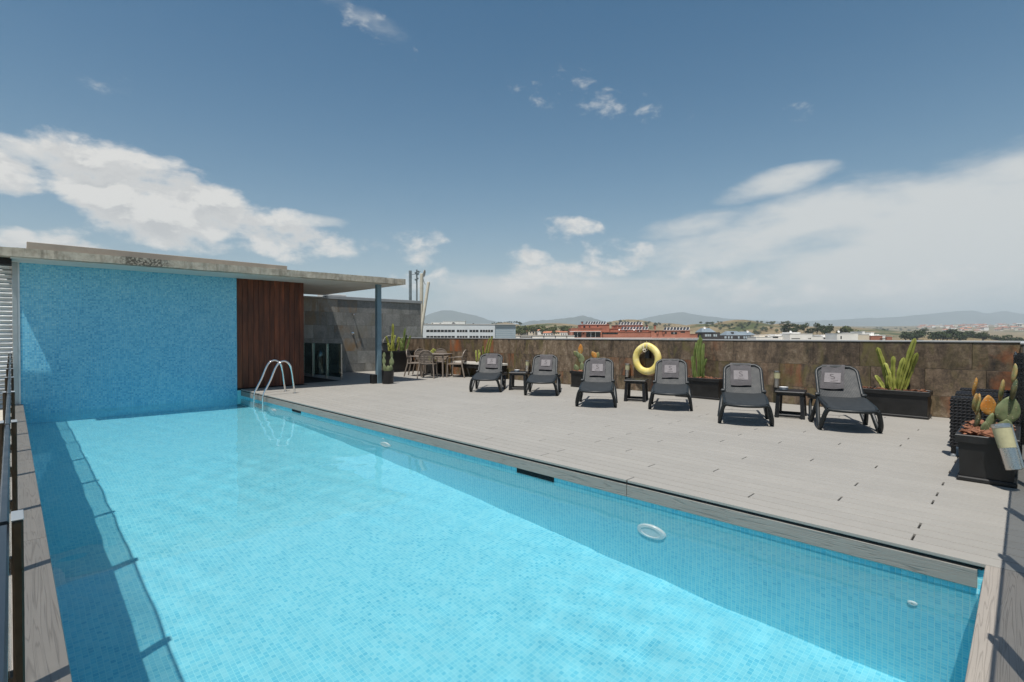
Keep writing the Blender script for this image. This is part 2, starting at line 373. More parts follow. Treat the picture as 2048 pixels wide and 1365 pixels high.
def cladding():
    m, nt = material('red_wood')
    off = nt.vmath('ADD', nt.pos, nt.scale(nt.comb(nt.rnd, nt.rnd, nt.rnd), (31.0, 7.0, 19.0)))
    g = nt.noise(nt.scale(off, (40, 40, 1.2)), 1.0, 6, 0.65); p = nt.noise(nt.scale(off, (5, 5, .8)), 1.0, 4, .6)
    c = nt.ramp(nt.math('ADD', nt.math('MULTIPLY', g, .4), nt.math('MULTIPLY', p, .6)), [(.3, (.032, .010, .006)), (.48, (.105, .030, .014)), (.6, (.20, .056, .024)), (.78, (.32, .11, .05))])
    k = nt.maprange(nt.rnd, 0, 1, .75, 1.25)
    bset(nt, nt.mix(1.0, c, nt.comb(k, k, k), 'MULTIPLY'), nt.maprange(g, .3, .7, .35, .55), 0, .4, bump(nt, g, .3, .003))
cladding()
def concrete():
    m, nt = material('roof_concrete')
    x, y, z = nt.sep(nt.pos)
    n = nt.noise(nt.pos, 6, 7, .65); drip = nt.noise(nt.comb(nt.math('MULTIPLY', x, 9.0), nt.math('MULTIPLY', y, 9.0), nt.math('MULTIPLY', z, 1.3)), 1.0, 5, .65)
    big = nt.noise(nt.comb(nt.math('MULTIPLY', x, .55), 0.0, 0.0), 1.0, 2, .5)
    c = nt.ramp(n, [(.3, (.31, .275, .215)), (.5, (.46, .415, .335)), (.7, (.57, .53, .44))])
    s1 = nt.math('MULTIPLY', nt.maprange(drip, .48, .68), .55)
    c = nt.mix(s1, c, (.10, .088, .066, 1))
    # black mould patch on the fascia, where the water runs off
    patch = nt.math('MULTIPLY', nt.maprange(x, 1.45, 1.75), nt.maprange(x, 2.5, 2.25))
    sp = nt.maprange(nt.noise(nt.pos, 26, 5, .7), .42, .55)
    c = nt.mix(nt.math('MULTIPLY', nt.math('MULTIPLY', patch, sp), .9), c, (.06, .054, .044, 1))
    c = nt.mix(nt.math('MULTIPLY', nt.maprange(nt.noise(nt.pos, 40, 4, .7), .6, .72), .55), c, (.04, .036, .03, 1))
    bset(nt, c, .85, 0, .3, bump(nt, n, .4, .006))
concrete()
plain('roof_trim', (.34, .30, .25), .6, .1, .12, 4); plain('soffit', (.60, .59, .55), .75, 0, .05, 3)
plain('steel_blue', (.17, .26, .31), .42, .35, .1, 5); plain('aluminium', (.62, .65, .67), .38, .75, .08, 6); plain('alu_cap', (.36, .37, .37), .6, .3, .08, 3)
plain('corrugated', (.58, .60, .60), .34, .75, .08, 4); plain('frame_metal', (.42, .45, .46), .4, .6, .08, 5)
plain('chrome', (.78, .78, .77), .10, 1.0, .03, 12); plain('brushed_steel', (.58, .55, .51), .30, 1.0, .03, 5)
plain('bronze', (.055, .040, .026), .45, .55, .3, 14, .1); plain('rail_blue', (.045, .065, .085), .35, .6, .1, 8)
plain('lounger', (.016, .020, .022), .46, 0, .12, 20, .03, .35); plain('black_resin', (.008, .0085, .0095), .40, 0, .15, 12, .05); plain('planter', (.012, .0118, .0115), .48, 0, .3, 7, .1)
plain('pot_black', (.010, .0105, .012), .38, 0, .15, 9); plain('taupe', (.19, .155, .125), .5, 0, .1, 10, .05, rndvar=.05); plain('taupe_pale', (.36, .315, .27), .55, 0, .08, 10)
plain('ceramic', (.78, .78, .76), .2, 0, .03, 10); plain('pool_plastic', (.75, .80, .80), .3, 0, .03, 10); plain('lens', (.16, .36, .40), .2, 0, .05, 60)
plain('rope', (.66, .60, .48), .8, 0, .2, 60); plain('soil', (.09, .05, .03), .95, 0, .4, 30, .5); plain('lamp_glass', (.42, .40, .24), .35, 0, .08, 20, 0, .6)
plain('terrace', (.46, .42, .36), .8, 0, .12, 5); plain('stairwell_black', (.015, .015, .016), .8); plain('mast_cream', (.52, .49, .40), .6, 0, .12, 3); plain('mast_grey', (.20, .24, .25), .5, .4, .2, 5)
plain('dish', (.50, .50, .48), .5, 0, .06, 4); plain('hose', (.36, .35, .32), .5, 0, .1, 12)
def meshfabric():
    m, nt = material('sling')
    x, y, z = nt.sep(nt.obj)
    f = 95.0
    wv = nt.math('MULTIPLY', nt.math('SINE', nt.math('MULTIPLY', x, f * 2)), nt.math('SINE', nt.math('MULTIPLY', y, f * 2)))
    n = nt.noise(nt.obj, 14, 5, .6)
    k = nt.math('ADD', nt.maprange(n, .3, .7, .85, 1.15), nt.math('MULTIPLY', wv, .16))
    bset(nt, nt.mix(1.0, (.030, .034, .036, 1), nt.comb(k, k, k), 'MULTIPLY'), nt.maprange(n, .3, .7, .5, .62), 0, .3, bump(nt, wv, .25, .003))
meshfabric()
def terry(name, col):
    m, nt = material(name)
    n = nt.noise(nt.obj, 120, 4, .7); b = nt.noise(nt.obj, 9, 4, .6)
    k = nt.math('MULTIPLY', nt.maprange(n, .3, .7, .72, 1.2), nt.maprange(b, .3, .7, .9, 1.1))
    bset(nt, nt.mix(1.0, (*col, 1), nt.comb(k, k, k), 'MULTIPLY'), .95, 0, .1, bump(nt, n, .8, .006), sheen=.4)
terry('towel', (.090, .085, .088)); terry('towel_patch', (.215, .20, .203)); terry('towel_mark', (.07, .062, .064))
def buoy():
    m, nt = material('buoy_yellow')
    n = nt.noise(nt.pos, 6, 5, .6); s = nt.noise(nt.pos, 22, 5, .7)
    c = nt.ramp(n, [(.3, (.62, .49, .12)), (.5, (.74, .62, .21)), (.7, (.80, .72, .38))])
    c = nt.mix(nt.maprange(s, .62, .72, 0, .6), c, (.36, .25, .06, 1))
    bset(nt, c, .42, 0, .45)
buoy()
def cactus(name, a, b, tip=None, tipz=0.5, dots=0):
    m, nt = material(name)
    n = nt.noise(nt.pos, 12, 5, .6); s = nt.noise(nt.pos, 45, 4, .6)
    c = nt.mix(nt.maprange(n, .3, .7), (*a, 1), (*b, 1))
    c = nt.mix(nt.maprange(s, .6, .75, 0, .5), c, (.20, .17, .07, 1))
    if tip: c = nt.mix(nt.math('MULTIPLY', nt.maprange(nt.noise(nt.pos, 7, 4, .6), .38, .6), tipz), c, (*tip, 1))
    h = s
    if dots:
        vo = nt.new('ShaderNodeTexVoronoi', inp={'Scale': dots, 'Randomness': .45}); nt.set(vo.inputs['Vector'], nt.pos)
        d = nt.maprange(vo.outputs['Distance'], .12, .26, 1.0, 0.0)
        c = nt.mix(nt.math('MULTIPLY', d, .8), c, (.42, .36, .24, 1)); h = nt.math('ADD', nt.math('MULTIPLY', s, .5), d)
        c = nt.mix(nt.maprange(nt.noise(nt.pos, 28, 6, .7), .55, .72, 0, .55), c, (.22, .17, .09, 1))
    bset(nt, c, .55, 0, .3, bump(nt, h, .5, .006))
cactus('cactus_lime', (.20, .225, .04), (.30, .31, .075)); cactus('cactus_green', (.085, .13, .035), (.16, .20, .055)); cactus('pad_green', (.085, .12, .055), (.22, .25, .13), None, 0, 38)
cactus('pad_orange', (.48, .16, .025), (.56, .25, .05), (.20, .20, .07), .5, 38); cactus('pad_mixed', (.13, .17, .07), (.24, .26, .12), (.46, .20, .05), .7, 38); cactus('pad_dark', (.05, .075, .04), (.10, .13, .07), (.40, .17, .04), .3, 38)
plain('bark', (.20, .085, .045), .85, 0, .4, 25, .4, rndvar=.35)
def rattan():
    m, nt = material('rattan'); n = nt.noise(nt.pos, 40, 4, .6)
    k = nt.maprange(n, .3, .7, .7, 1.3)
    bset(nt, nt.mix(1.0, (.014, .014, .015, 1), nt.comb(k, k, k), 'MULTIPLY'), .36, 0, .5)
rattan()
def tinted(name, col, fres=0.9):
    m, nt = material(name); nt.n.remove(nt.b)
    tr = nt.new('ShaderNodeBsdfTransparent'); tr.inputs[0].default_value = (*col, 1)
    gl = nt.new('ShaderNodeBsdfGlossy'); gl.inputs['Roughness'].default_value = 0.02; gl.inputs[0].default_value = (.95, 1, 1, 1)
    lw = nt.new('ShaderNodeFresnel'); lw.inputs[0].default_value = 1.45
    mx = nt.new('ShaderNodeMixShader'); nt.set(mx.inputs[0], nt.math('MULTIPLY', lw.outputs[0], fres)); nt.l.new(tr.outputs[0], mx.inputs[1]); nt.l.new(gl.outputs[0], mx.inputs[2])
    nt.l.new(mx.outputs[0], nt.out.inputs[0])
tinted('tinted_glass', (.98, .99, .99), .5); tinted('screen_glass', (.74, .86, .85))
def watermat():
    m, nt = material('water'); nt.n.remove(nt.b)
    g = nt.new('ShaderNodeBsdfGlass'); g.inputs['Roughness'].default_value = 0.0; g.inputs['IOR'].default_value = 1.333; g.inputs[0].default_value = (.97, .995, 1, 1)
    nt.l.new(g.outputs[0], nt.out.inputs[0])
watermat()

# ================================================================== the setting: pool, deck
PX0, PX1, PY0, PY1 = 0.16, 4.075, 0.16, 13.8
WATER_Z, FLOOR_Z = -0.20, -1.65
def receiver(o): o.cycles.is_caustics_receiver = True; return o
o = struct(MB().box(PX0 - .03, PX1 + .03, PY0 - .03, PY1, FLOOR_Z - .1, FLOOR_Z).build('pool_floor', 'mosaic_floor')); receiver(o)
for nm, bxs, mt in (('pool_wall_right', (PX1 + .03, PX1 + .28, PY0 - .28, PY1, FLOOR_Z - .1, -.045), 'mosaic_side'), ('pool_wall_left', (-.054, PX0 - .03, PY0 - .28, PY1, FLOOR_Z - .1, -.201), 'mosaic_side'),
                    ('pool_wall_near', (PX0 - .03, PX1 + .03, PY0 - .28, PY0 - .03, FLOOR_Z - .1, -.03), 'mosaic_end')):
    receiver(struct(MB().box(*bxs).build(nm, mt)))
# water: a real surface with low ripples
def water():
    nx, ny = 190, 640
    x0, x1, y0, y1 = PX0 - .04, PX1 + .04, PY0 - .04, PY1 + .01
    rr = random.Random(3); ws = []
    for _ in range(18):
        lam = rr.uniform(.14, .75); th = rr.uniform(0, 2 * math.pi); k = 2 * math.pi / lam
        ws.append((k * math.cos(th), k * math.sin(th), rr.uniform(0, 6.28), WAVE * lam / 2 / math.pi * rr.uniform(.5, 1.2)))
    vs = []
    for j in range(ny + 1):
        for i in range(nx + 1):
            x = x0 + (x1 - x0) * i / nx; y = y0 + (y1 - y0) * j / ny
            m = .55 + .9 * mnoise.noise(Vector((x * .5, y * .35, 2.0)))
            vs.append((x, y, WATER_Z + max(m, .12) * sum(a * math.sin(kx * x + ky * y + p) for kx, ky, p, a in ws)))
    fs = [(j * (nx + 1) + i, j * (nx + 1) + i + 1, (j + 1) * (nx + 1) + i + 1, (j + 1) * (nx + 1) + i) for j in range(ny) for i in range(nx)]
    me = bpy.data.meshes.new('pool_water'); me.from_pydata(vs, [], fs)
    for p in me.polygons: p.use_smooth = True
    o = struct(link('pool_water', me, 'water')); o.cycles.is_caustics_caster = True
    return o
WAVE = 0.0036
water()
# deck: a dark substructure with one board after another laid on it, lengthwise with the pool
ROW = 0.1446; NROW = 47
deck = struct(MB().box(PX1 + .05, 10.87, -.25, 17.4, -.3, -.028).build('deck', 'dark_base'))
bm_cache = {}
def board(x0, y0, y1):
    L = round(y1 - y0, 2)
    if L not in bm_cache: bm_cache[L] = MB().box(0.0055, ROW - .0055, 0.006, L - .006, -.024, 0, .0035).mesh('plank')
    return link('plank', bm_cache[L], 'deck_board', deck, (x0, y0, 0))
JO = [4, 0, 2, 0, 4, 1, 3, 5, 0, 1, 0, 3, 5, 0, 2, 1, 4, 0, 5, 3]   # which joist each row's first joint sits on
for r in range(NROW):
    x0 = PX1 + r * ROW
    yend = 13.78 if x0 < 5.72 else (14.3 if x0 + ROW < 7.06 else 17.38)
    if r == 0: cuts = [-.03, 2.61, 6.5, 10.3, 13.78]
    else:
        cuts = [-.03]; c = .52 + .55 * JO[r % len(JO)]
        while c < yend - .5: cuts.append(round(c, 2)); c += 3.3
        cuts.append(yend)
    for a, b in zip(cuts, cuts[1:]): board(x0, a, b)
# fascia boards and dark trim under the deck edge
cuts = [.19, 2.61, 6.5, 10.3, 13.78]
fas = struct(MB().box(PX1 + .012, PX1 + .05, .17, 13.79, -.044, -.026).build('deck_edge_trim', 'dark_base'))
for a, b in zip(cuts, cuts[1:]):
    MB().box(PX1 + .004, PX1 + .027, a + .003, b - .003, -.158, -.046, .003).build('fascia_board', 'fascia', deck)
# narrow boards round the left and near edges of the pool
cop = struct(MB().box(-.056, PX0 - .028, -.05, 13.78, -.20, -.03).build('coping', 'dark_base'))
cy_ = [.14, 1.6, 4.6, 7.6, 10.6, 13.78]
for a, b in zip(cy_, cy_[1:]):
    MB().box(-.05, PX0, a + .003, b - .003, -.028, 0.0, .004).build('coping_board', 'coping_y', cop)
for a, b in ((-.05, 2.2), (2.2, PX1 - .004)):
    MB().box(a + .003, b - .003, -.05, PY0 - .002 if a > 0 else PY0 - .024, -.028, 0.0, .004).build('coping_board', 'coping_x', cop)
struct(MB().box(-6, -.09, -3, 16, -.35, -.06).build('side_terrace', 'terrace'))
struct(MB().box(-6, 12.2, -3, 19.2, -3.6, -1.9).build('building_roof', 'terrace'))
# skimmer mouths, inlets and underwater lamps in the long wall
for i, (a, b) in enumerate(((3.52, 4.08), (10.15, 10.6))):
    t = thing('pool_skimmer', ('dark skimmer slot under the deck edge between two pool lamps', 'dark skimmer slot under the deck edge beside the pool ladder')[i], 'skimmer', (PX1 + .03, (a + b) / 2, -.2))
    hw = (b - a) / 2
    MB().box(-.004, .01, -hw, hw, -.052, .045, .003).build('mouth', 'dark_base', t)
    MB().box(-.008, .004, -hw - .01, hw + .01, -.062, -.053).build('sill', 'pool_plastic', t)
def pool_lamp(y, z, r, label):
    t = thing('pool_lamp', label, 'pool lamp', (PX1 + .03, y, z), 0, 'lamps in the pool wall')
    M = Matrix.Rotation(-math.pi / 2, 4, 'Y')
    receiver(MB().lathe([(r * .62, 0), (r, 0), (r, .012), (r * .93, .026), (r * .68, .03), (r * .62, .02)], 40).xf(M).build('ring', 'pool_plastic', t, True))
    receiver(MB().lathe([(r * .63, .001), (r * .63, .012), (r * .3, .016), (0.001, .018)], 32).xf(M).build('lens', 'lens', t, True))
pool_lamp(2.36, -.80, .142, 'round white pool lamp set in the wall below the deck board joint')
pool_lamp(6.93, -.80, .142, 'round white pool lamp midway along the pool wall')
pool_lamp(11.6, -.82, .142, 'round white pool lamp in the wall beside the ladder')
for i, (y, z) in enumerate(((.50, -.62), (7.0, -.45))):
    t = tag(MB().lathe([(.027, 0), (.027, .010), (.020, .016), (.007, .016), (.007, .010)], 20).xf(Matrix.Rotation(-math.pi / 2, 4, 'Y')).build('water_inlet', 'pool_plastic', None, True, loc=(PX1 + .03, y, z)),
            ('small white water inlet in the pool wall by the near corner', 'small white water inlet above the middle pool lamp')[i], 'inlet')
    receiver(t)

# ================================================================== ladder
def ladder():
    t = thing('pool_ladder', 'curved stainless steel ladder with two handrails dipping into the pool', 'ladder', (4.07, 12.24, 0))
    for s in (-1, 1):
        y = s * .285
        p = bez([(.625, y, 0), (.60, y, .18), (.555, y, .52), (.50, y, .68), (.40, y, .755), (.29, y, .73), (.20, y, .62), (.08, y, .33), (-.035, y, .10), (-.075, y, -.02), (-.08, y, -.12), (-.08, y, -.5), (-.08, y, -1.15)], 6)
        receiver(MB().tube(p, .021, 12).build('handrail', 'chrome', t, True, 60))
        MB().lathe([(.045, .002), (.045, .008), (.03, .016), (.022, .018)], 20, .625, y).build('flange', 'chrome', t, True)
    for z in (-.30, -.55, -.80):
        receiver(MB().box(-.115, -.045, -.27, .27, z - .012, z + .012, .006).build('tread', 'brushed_steel', t))
ladder()

# ================================================================== pavilion
WY = 13.8; SOF = 2.78
pav = thing('pool_pavilion', 'flat roofed pool pavilion with blue mosaic wall, red wood cladding and steel column', 'pavilion', (0, 0, 0))
receiver(MB().box(.125, 4.0, WY, WY + .2, FLOOR_Z - .1, SOF - .0).build('mosaic_wall', 'mosaic_wall', pav))
MB().box(.10, .128, WY - .012, WY + .2, -.03, SOF - .002).build('wall_edge_trim', 'aluminium', pav)
MB().box(4.005, 4.105, WY + .004, WY + .2, -1.7, -.028).build('pool_end_block', 'mosaic_end', pav)
MB().box(4.0, 5.66, WY + .03, WY + .2, -.02, SOF - .004).build('backing', 'dark_base', pav)
n = 13; w = (5.67 - 4.003) / n
for i in range(n):
    MB().box(4.003 + i * w + .0025, 4.003 + (i + 1) * w - .0025, WY, WY + .026, .03, SOF - .006, .003).build('cladding_plank', 'red_wood', pav)
for i in range(20):
    y0 = WY + .04 + i * .178
    MB().box(5.662, 5.686, y0 + .0025, y0 + .1755, .03, SOF - .006, .003).build('cladding_plank', 'red_wood', pav)
# roof slab: slightly skewed plan, chipped concrete edge
def roof():
    poly = [(-.17, 12.88), (7.97, 12.36), (7.92, 17.6), (-.17, 17.6)]
    b = MB(); N = 60; rz = random.Random(5)
    # front edge subdivided so that it is not perfectly straight
    fr = [(poly[0][0] + (poly[1][0] - poly[0][0]) * i / N, poly[0][1] + (poly[1][1] - poly[0][1]) * i / N) for i in range(N + 1)]
    fr = [(x, y + rz.uniform(-.006, .006)) for x, y in fr]
    ring = fr + poly[2:]
    lo = [(x, y, SOF + (rz.uniform(-.004, .006) if i <= N else 0)) for i, (x, y) in enumerate(ring)]
    hi = [(x, y, SOF + .155 + (rz.uniform(-.006, .006) if i <= N else 0)) for i, (x, y) in enumerate(ring)]
    m = len(ring)
    b.add(lo + hi, [tuple(range(m - 1, -1, -1)), tuple(range(m, 2 * m))] + [(i, (i + 1) % m, (i + 1) % m + m, i + m) for i in range(m)])
    sl = b.build('roof_slab', 'roof_concrete', pav)
    up = MB().box(.22, 4.95, 13.05, 13.12, SOF + .156, SOF + .31, .006).build('roof_upstand', 'roof_trim', pav)
    MB().box(.22, 4.95, 13.125, 17.0, SOF + .156, SOF + .24).build('roof_deck', 'roof_trim', pav)
    MB().add([(.0, 12.98, SOF - .012), (7.86, 12.55, SOF - .012), (7.82, 17.39, SOF - .012), (.0, 13.79, SOF - .012), (.0, 12.98, SOF - .001), (7.86, 12.55, SOF - .001), (7.82, 17.39, SOF - .001), (.0, 13.79, SOF - .001)],
             [(3, 2, 1, 0), (4, 5, 6, 7), (0, 1, 5, 4), (1, 2, 6, 5), (2, 3, 7, 6), (3, 0, 4, 7)]).build('soffit', 'soffit', pav)
roof()
c = onz(763, 768)
MB().box(7.27, 7.40, 12.70, 12.83, 0.001, SOF - .013, .006).build('column', 'steel_blue', pav)
MB().box(7.13, 7.27, 12.72, 12.88, 0.001, .25, .006).build('column_box', 'planter', pav)
# corrugated sheet beside the mosaic wall
def corrugated():
    b = MB(); x0, x1 = -3.2, .02; n = 300; z0, z1 = -.05, SOF - .03
    P = 0.088
    prof = [(WY + .06 + .016 * math.cos(2 * math.pi * (z0 + (z1 - z0) * i / n) / P), z0 + (z1 - z0) * i / n) for i in range(n + 1)]
    vs = [(x0, y, z) for y, z in prof] + [(x1, y, z) for y, z in prof] + [(x1, y + .012, z) for y, z in prof] + [(x0, y + .012, z) for y, z in prof]; m = n + 1
    fs = []
    for i in range(n):
        for k in range(4): fs.append((k * m + i, ((k + 1) % 4) * m + i, ((k + 1) % 4) * m + i + 1, k * m + i + 1))
    fs += [(0, m, 2 * m, 3 * m), (n, n + 3 * m, n + 2 * m, n + m)]
    b.add(vs, fs).build('corrugated_sheet', 'corrugated', pav, True, 60)
corrugated()
MB().box(.022, .098, WY - .02, WY + .15, -.05, SOF - .013, .005).build('corner_post', 'frame_metal', pav)
MB().box(-3.2, .02, 13.2, 13.5, SOF - .12, SOF - .013).build('lintel', 'dark_base', pav)

# ================================================================== slate walls
def tile_wall(parent, mat, axis, fixed, a0, a1, rows, tw, seed, proud, sgn):
    """slate slabs: each a plate of its own, laid in staggered rows"""
    rr = random.Random(seed); cache = {}
    for ri, (z0, z1) in enumerate(rows):
        a = a0; k = 0
        off = (0, .42, .2, .6)[ri % 4] * tw
        cuts = [a0]
        c = a0 + tw - off
        while c < a1 - .08: cuts.append(c); c += tw
        cuts.append(a1)
        for u0, u1 in zip(cuts, cuts[1:]):
            d = proud + rr.uniform(-.0015, .0025); g = .0025
            key = (round(u1 - u0, 3), round(z1 - z0, 3))
            if key not in cache:
                L, hh = key
                cache[key] = (MB().box(0, .016, g, L - g, g, hh - g, .002) if axis == 'y' else MB().box(g, L - g, 0, .016, g, hh - g, .002)).mesh('slate_slab')
            p = (fixed - d, u0, z0) if axis == 'y' else (u0, fixed - d, z0)
            link('slate_slab', cache[key], mat, parent, p)
par = thing('parapet_wall', 'low parapet of rust brown slate slabs behind the sun loungers', 'wall', (10.87, 0, 0))
MB().box(.016, .20, .0, 17.4, -.3, 1.235).build('core', 'grout', par)
tile_wall(par, 'slate_brown', 'y', .018, .0, 17.38, [(.0, .35), (.35, .795), (.795, 1.235)], .75, 4, .018, 1)
MB().box(-.012, .24, -.05, 17.38, 1.236, 1.262, .004).build('capping', 'alu_cap', par)
ret = thing('parapet_return', 'short slate parapet return closing the deck corner behind the rattan chairs', 'wall', (8.9, .03, 0))
MB().box(0, 1.96, -.2, -.0, -.02, 1.235).build('core', 'grout', ret)
for i, x in enumerate((0, .75, 1.5)):
    for z0, z1 in ((0, .35), (.35, .795), (.795, 1.235)):
        MB().box(x + .003, min(x + .747, 1.945), .001, .016, z0 + .003, z1 - .003, .002).build('slate_slab', 'slate_brown', ret)
MB().box(-.01, 1.955, -.22, .022, 1.236, 1.262, .004).build('capping', 'alu_cap', ret)
shw = thing('shower_wall', 'tall grey slate wall with shower and aluminium capping', 'wall', (0, 17.42, 0))
MB().box(5.69, 11.95, 0, .25, -.02, 2.64).build('core', 'grout', shw)
tile_wall(shw, 'slate_grey', 'x', 0, 5.69, 11.95, [(.0, .30), (.30, .77), (.77, 1.24), (1.24, 1.71), (1.71, 2.18), (2.18, 2.64)], .75, 9, .017, -1)
MB().box(7.93, 11.98, -.055, .30, 2.642, 2.755, .006).build('capping', 'alu_cap', shw)
MB().box(5.69, 7.92, -.055, .30, 2.642, 2.70, .006).build('capping', 'alu_cap', shw)

# ================================================================== railings: glass between pairs of flat bronze posts
def railing(name, label, org, rz, length, posts, coping_end):
    t = thing(name, label, 'railing', org, rz)
    H = 1.03
    cuts = [0.0] + posts + [length]
    for p in posts:
        for x0, x1 in ((-.036, -.022), (-.002, .013)):
            pl = MB().box(x0, x1, p - .03, p + .03, .002, H, .003).build('post', 'bronze', t)
            MB().box(x0 - .0008, x1 + .0008, p - .031, p + .031, H + .0003, H + .003, .001).build('post_cap', 'frame_metal', pl)
        MB().box(-.0215, -.0025, p - .03, p + .03, .002, .09).build('clamp', 'bronze', t)
    for a, b in zip(cuts, cuts[1:]):
        if b - a > .1:
            MB().box(-.016, -.008, a + .012, b - .012, .06, H - .03).build('glass_pane', 'tinted_glass', t)
            MB().bar([(-.012, a + .012, H - .018), (-.012, b - .012, H - .018)], .014, .02).build('top_rail', 'rail_blue', t)
    return t
railing('glass_railing', 'tinted glass railing with bronze posts along the narrow side of the pool', (0, 0, 0), 0, 13.6, [1.25 + 1.39 * k for k in range(9)], 0)
t = railing('glass_railing', 'tinted glass railing with bronze posts across the short end of the pool', (.0, -.07, 0), -math.pi / 2, 8.85, [.55, 1.55, 2.75, 3.95, 5.15, 6.35, 7.55, 8.75], 0)

# ================================================================== shower fittings, glass screen, bin
t = thing('shower', 'wall mounted chrome shower head with a mixer knob below', 'shower', (8.94, 17.40, 0))
MB().tube(bez([(0, .002, 2.15), (0, -.05, 2.15), (0, -.105, 2.13)], 5), .014, 10).build('arm', 'chrome', t, True)
MB().lathe([(.02, .03), (.032, .02), (.048, -.03), (.05, -.045), (.0, -.045)], 20).xf(Matrix.Translation((0, -.11, 2.12)) @ Matrix.Rotation(R(-35), 4, 'X')).build('head', 'chrome', t, True)
MB().lathe([(.05, 0), (.05, .012), (.03, .02), (.03, .07), (.0, .075)], 20).xf(Matrix.Translation((0, 0, 1.42)) @ Matrix.Rotation(math.pi / 2, 4, 'X')).build('mixer_knob', 'chrome', t, True)
t = thing('glass_screen', 'glass balustrade with slim steel posts in the shade under the pavilion roof', 'balustrade', (7.06, 14.4, 0))
for y in (.05, 1.06, 2.1, 2.92):
    MB().box(-.02, .02, y - .02, y + .02, .001, 1.08, .004).build('post', 'brushed_steel', t)
for a, b in ((.08, 1.03), (1.09, 2.07), (2.13, 2.89)):
    MB().box(-.006, .006, a, b, .08, 1.10).build('glass_pane', 'screen_glass', t)
t = thing('trash_bin', 'chrome bullet waste bin behind the glass balustrade', 'bin', (7.45, 16.95, 0))
MB().lathe([(.13, .002), (.14, .01), (.14, .58)], 32).build('body', 'chrome', t, True)
MB().lathe([(.145, .581), (.148, .60), (.143, .625)], 32).build('band', 'black_resin', t, True)
MB().lathe([(.142, .626), (.138, .70), (.115, .77), (.07, .82), (.001, .838)], 32).build('dome_lid', 'chrome', t, True)
tag(MB().box(5.75, 7.0, 14.32, 17.35, -.026, -.006, .004).build('stairwell_dark_sheet', 'stairwell_black'), 'black sheet standing in for the dark stairwell opening behind the glass balustrade', 'mat')  # flat black sheet in place of the stairwell opening, its darkness put into the colour
t = thing('hose_coil', 'pale coiled hose on the slate wall behind the tall cactus planter', 'hose', (10.42, 17.36, 1.05))
for k in range(4):
    r = .13 + .05 * k
    MB().tube([(r * math.cos(a), -.03 - .012 * k, r * math.sin(a)) for a in [math.pi * (.06 + .9 * i / 20) for i in range(21)]], .013, 8).build('hose_loop', 'hose', t, True)
MB().box(-.3, .3, -.03, .05, -.03, .0, .004).build('holder', 'planter', t)

# ================================================================== masts behind the slate wall
def mast(name, label, base, top, r, mat, extra=None, cap=True, r1=None):
    t = thing(name, label, 'mast', base)
    b, tp = Vector((0, 0, 0)), Vector(top) - Vector(base)
    pole = MB().tube([b, tp], [r, r1 or r], 20).build('pole', mat, t, True, 50)
    d = tp.normalized()
    for f in (.34, .62, .9):
        MB().tube([tp * f - d * .012, tp * f + d * .012], r * 1.06, 20).build('joint_ring', mat, pole, True, 50)
    if cap: MB().tube([tp, tp + d * .03], [r * 1.03, r * .9], 20).build('pole_cap', mat, t, True, 50)
    return t, tp
def back(px, py, y):
    r = ray(px, py); return EYEV + r * (y / r.y)
p = back(820.5, 543, 18.6); mast('flue_mast', 'thick grey flue pipe behind the slate wall', (p.x, 18.6, -1.9), (p.x, 18.6, p.z), .062, 'mast_grey')
p = back(833.5, 541, 18.9); t, tp = mast('aerial_mast', 'slim grey aerial mast with clamped cables behind the slate wall', (p.x, 18.9, -1.9), (p.x, 18.9, p.z), .034, 'mast_grey')
for k, (dx, dz) in enumerate(((-.07, -.12), (.07, -.16), (.05, -.36), (-.06, -.42), (.09, -.05))):
    MB().box(tp.x + dx - .028, tp.x + dx + .028, -.03, .03, tp.z + dz - .035, tp.z + dz + .035, .006).build('clamp', 'mast_grey', t)
MB().tube(bez([(tp.x - .25, 0, tp.z - .2), (tp.x, -.02, tp.z - .16), (tp.x + .2, 0, tp.z - .02)], 5), .012, 8).build('cross_arm', 'mast_grey', t, True)
p = back(843.5, 549, 18.45); q = back(839.5, 690, 18.45)
mast('cream_mast', 'upright cream painted pipe at the end of the slate wall', (q.x + .02, 18.45, -1.9), (p.x, 18.45, p.z), .075, 'mast_cream')
p = back(857, 566, 18.3); q = back(838, 690, 18.3); q2 = q + (q - p) * 1.6
mast('leaning_mast', 'cream painted pipe leaning away from the slate wall', (q2.x, 18.3, q2.z), (p.x, 18.3, p.z), .065, 'mast_cream')
p = back(848, 547, 18.75)
t = thing('satellite_dish', 'round grey satellite dish on top of the cream mast', 'satellite dish', (p.x, 18.75, p.z), R(20))
MB().lathe([(.001, -.03), (.08, -.025), (.15, 0), (.165, .012), (.16, .02), (.08, -.008), (.001, -.015)], 28).xf(Matrix.Rotation(R(100), 4, 'X') @ Matrix.Rotation(R(18), 4, 'Y')).build('reflector', 'dish', t, True)
MB().tube([(0, .02, 0), (-.02, .05, -.22), (-.06, -.1, -.5)], .018, 8).build('arm', 'mast_grey', t, True)
p = back(664, 593, 19.6)
tag(MB().box(-.5, .5, -.25, .25, -.55, .07, .03).build('roof_duct', 'dish', None, loc=(p.x, 19.6, p.z)), 'pale roof duct showing above the slate wall capping', 'duct')

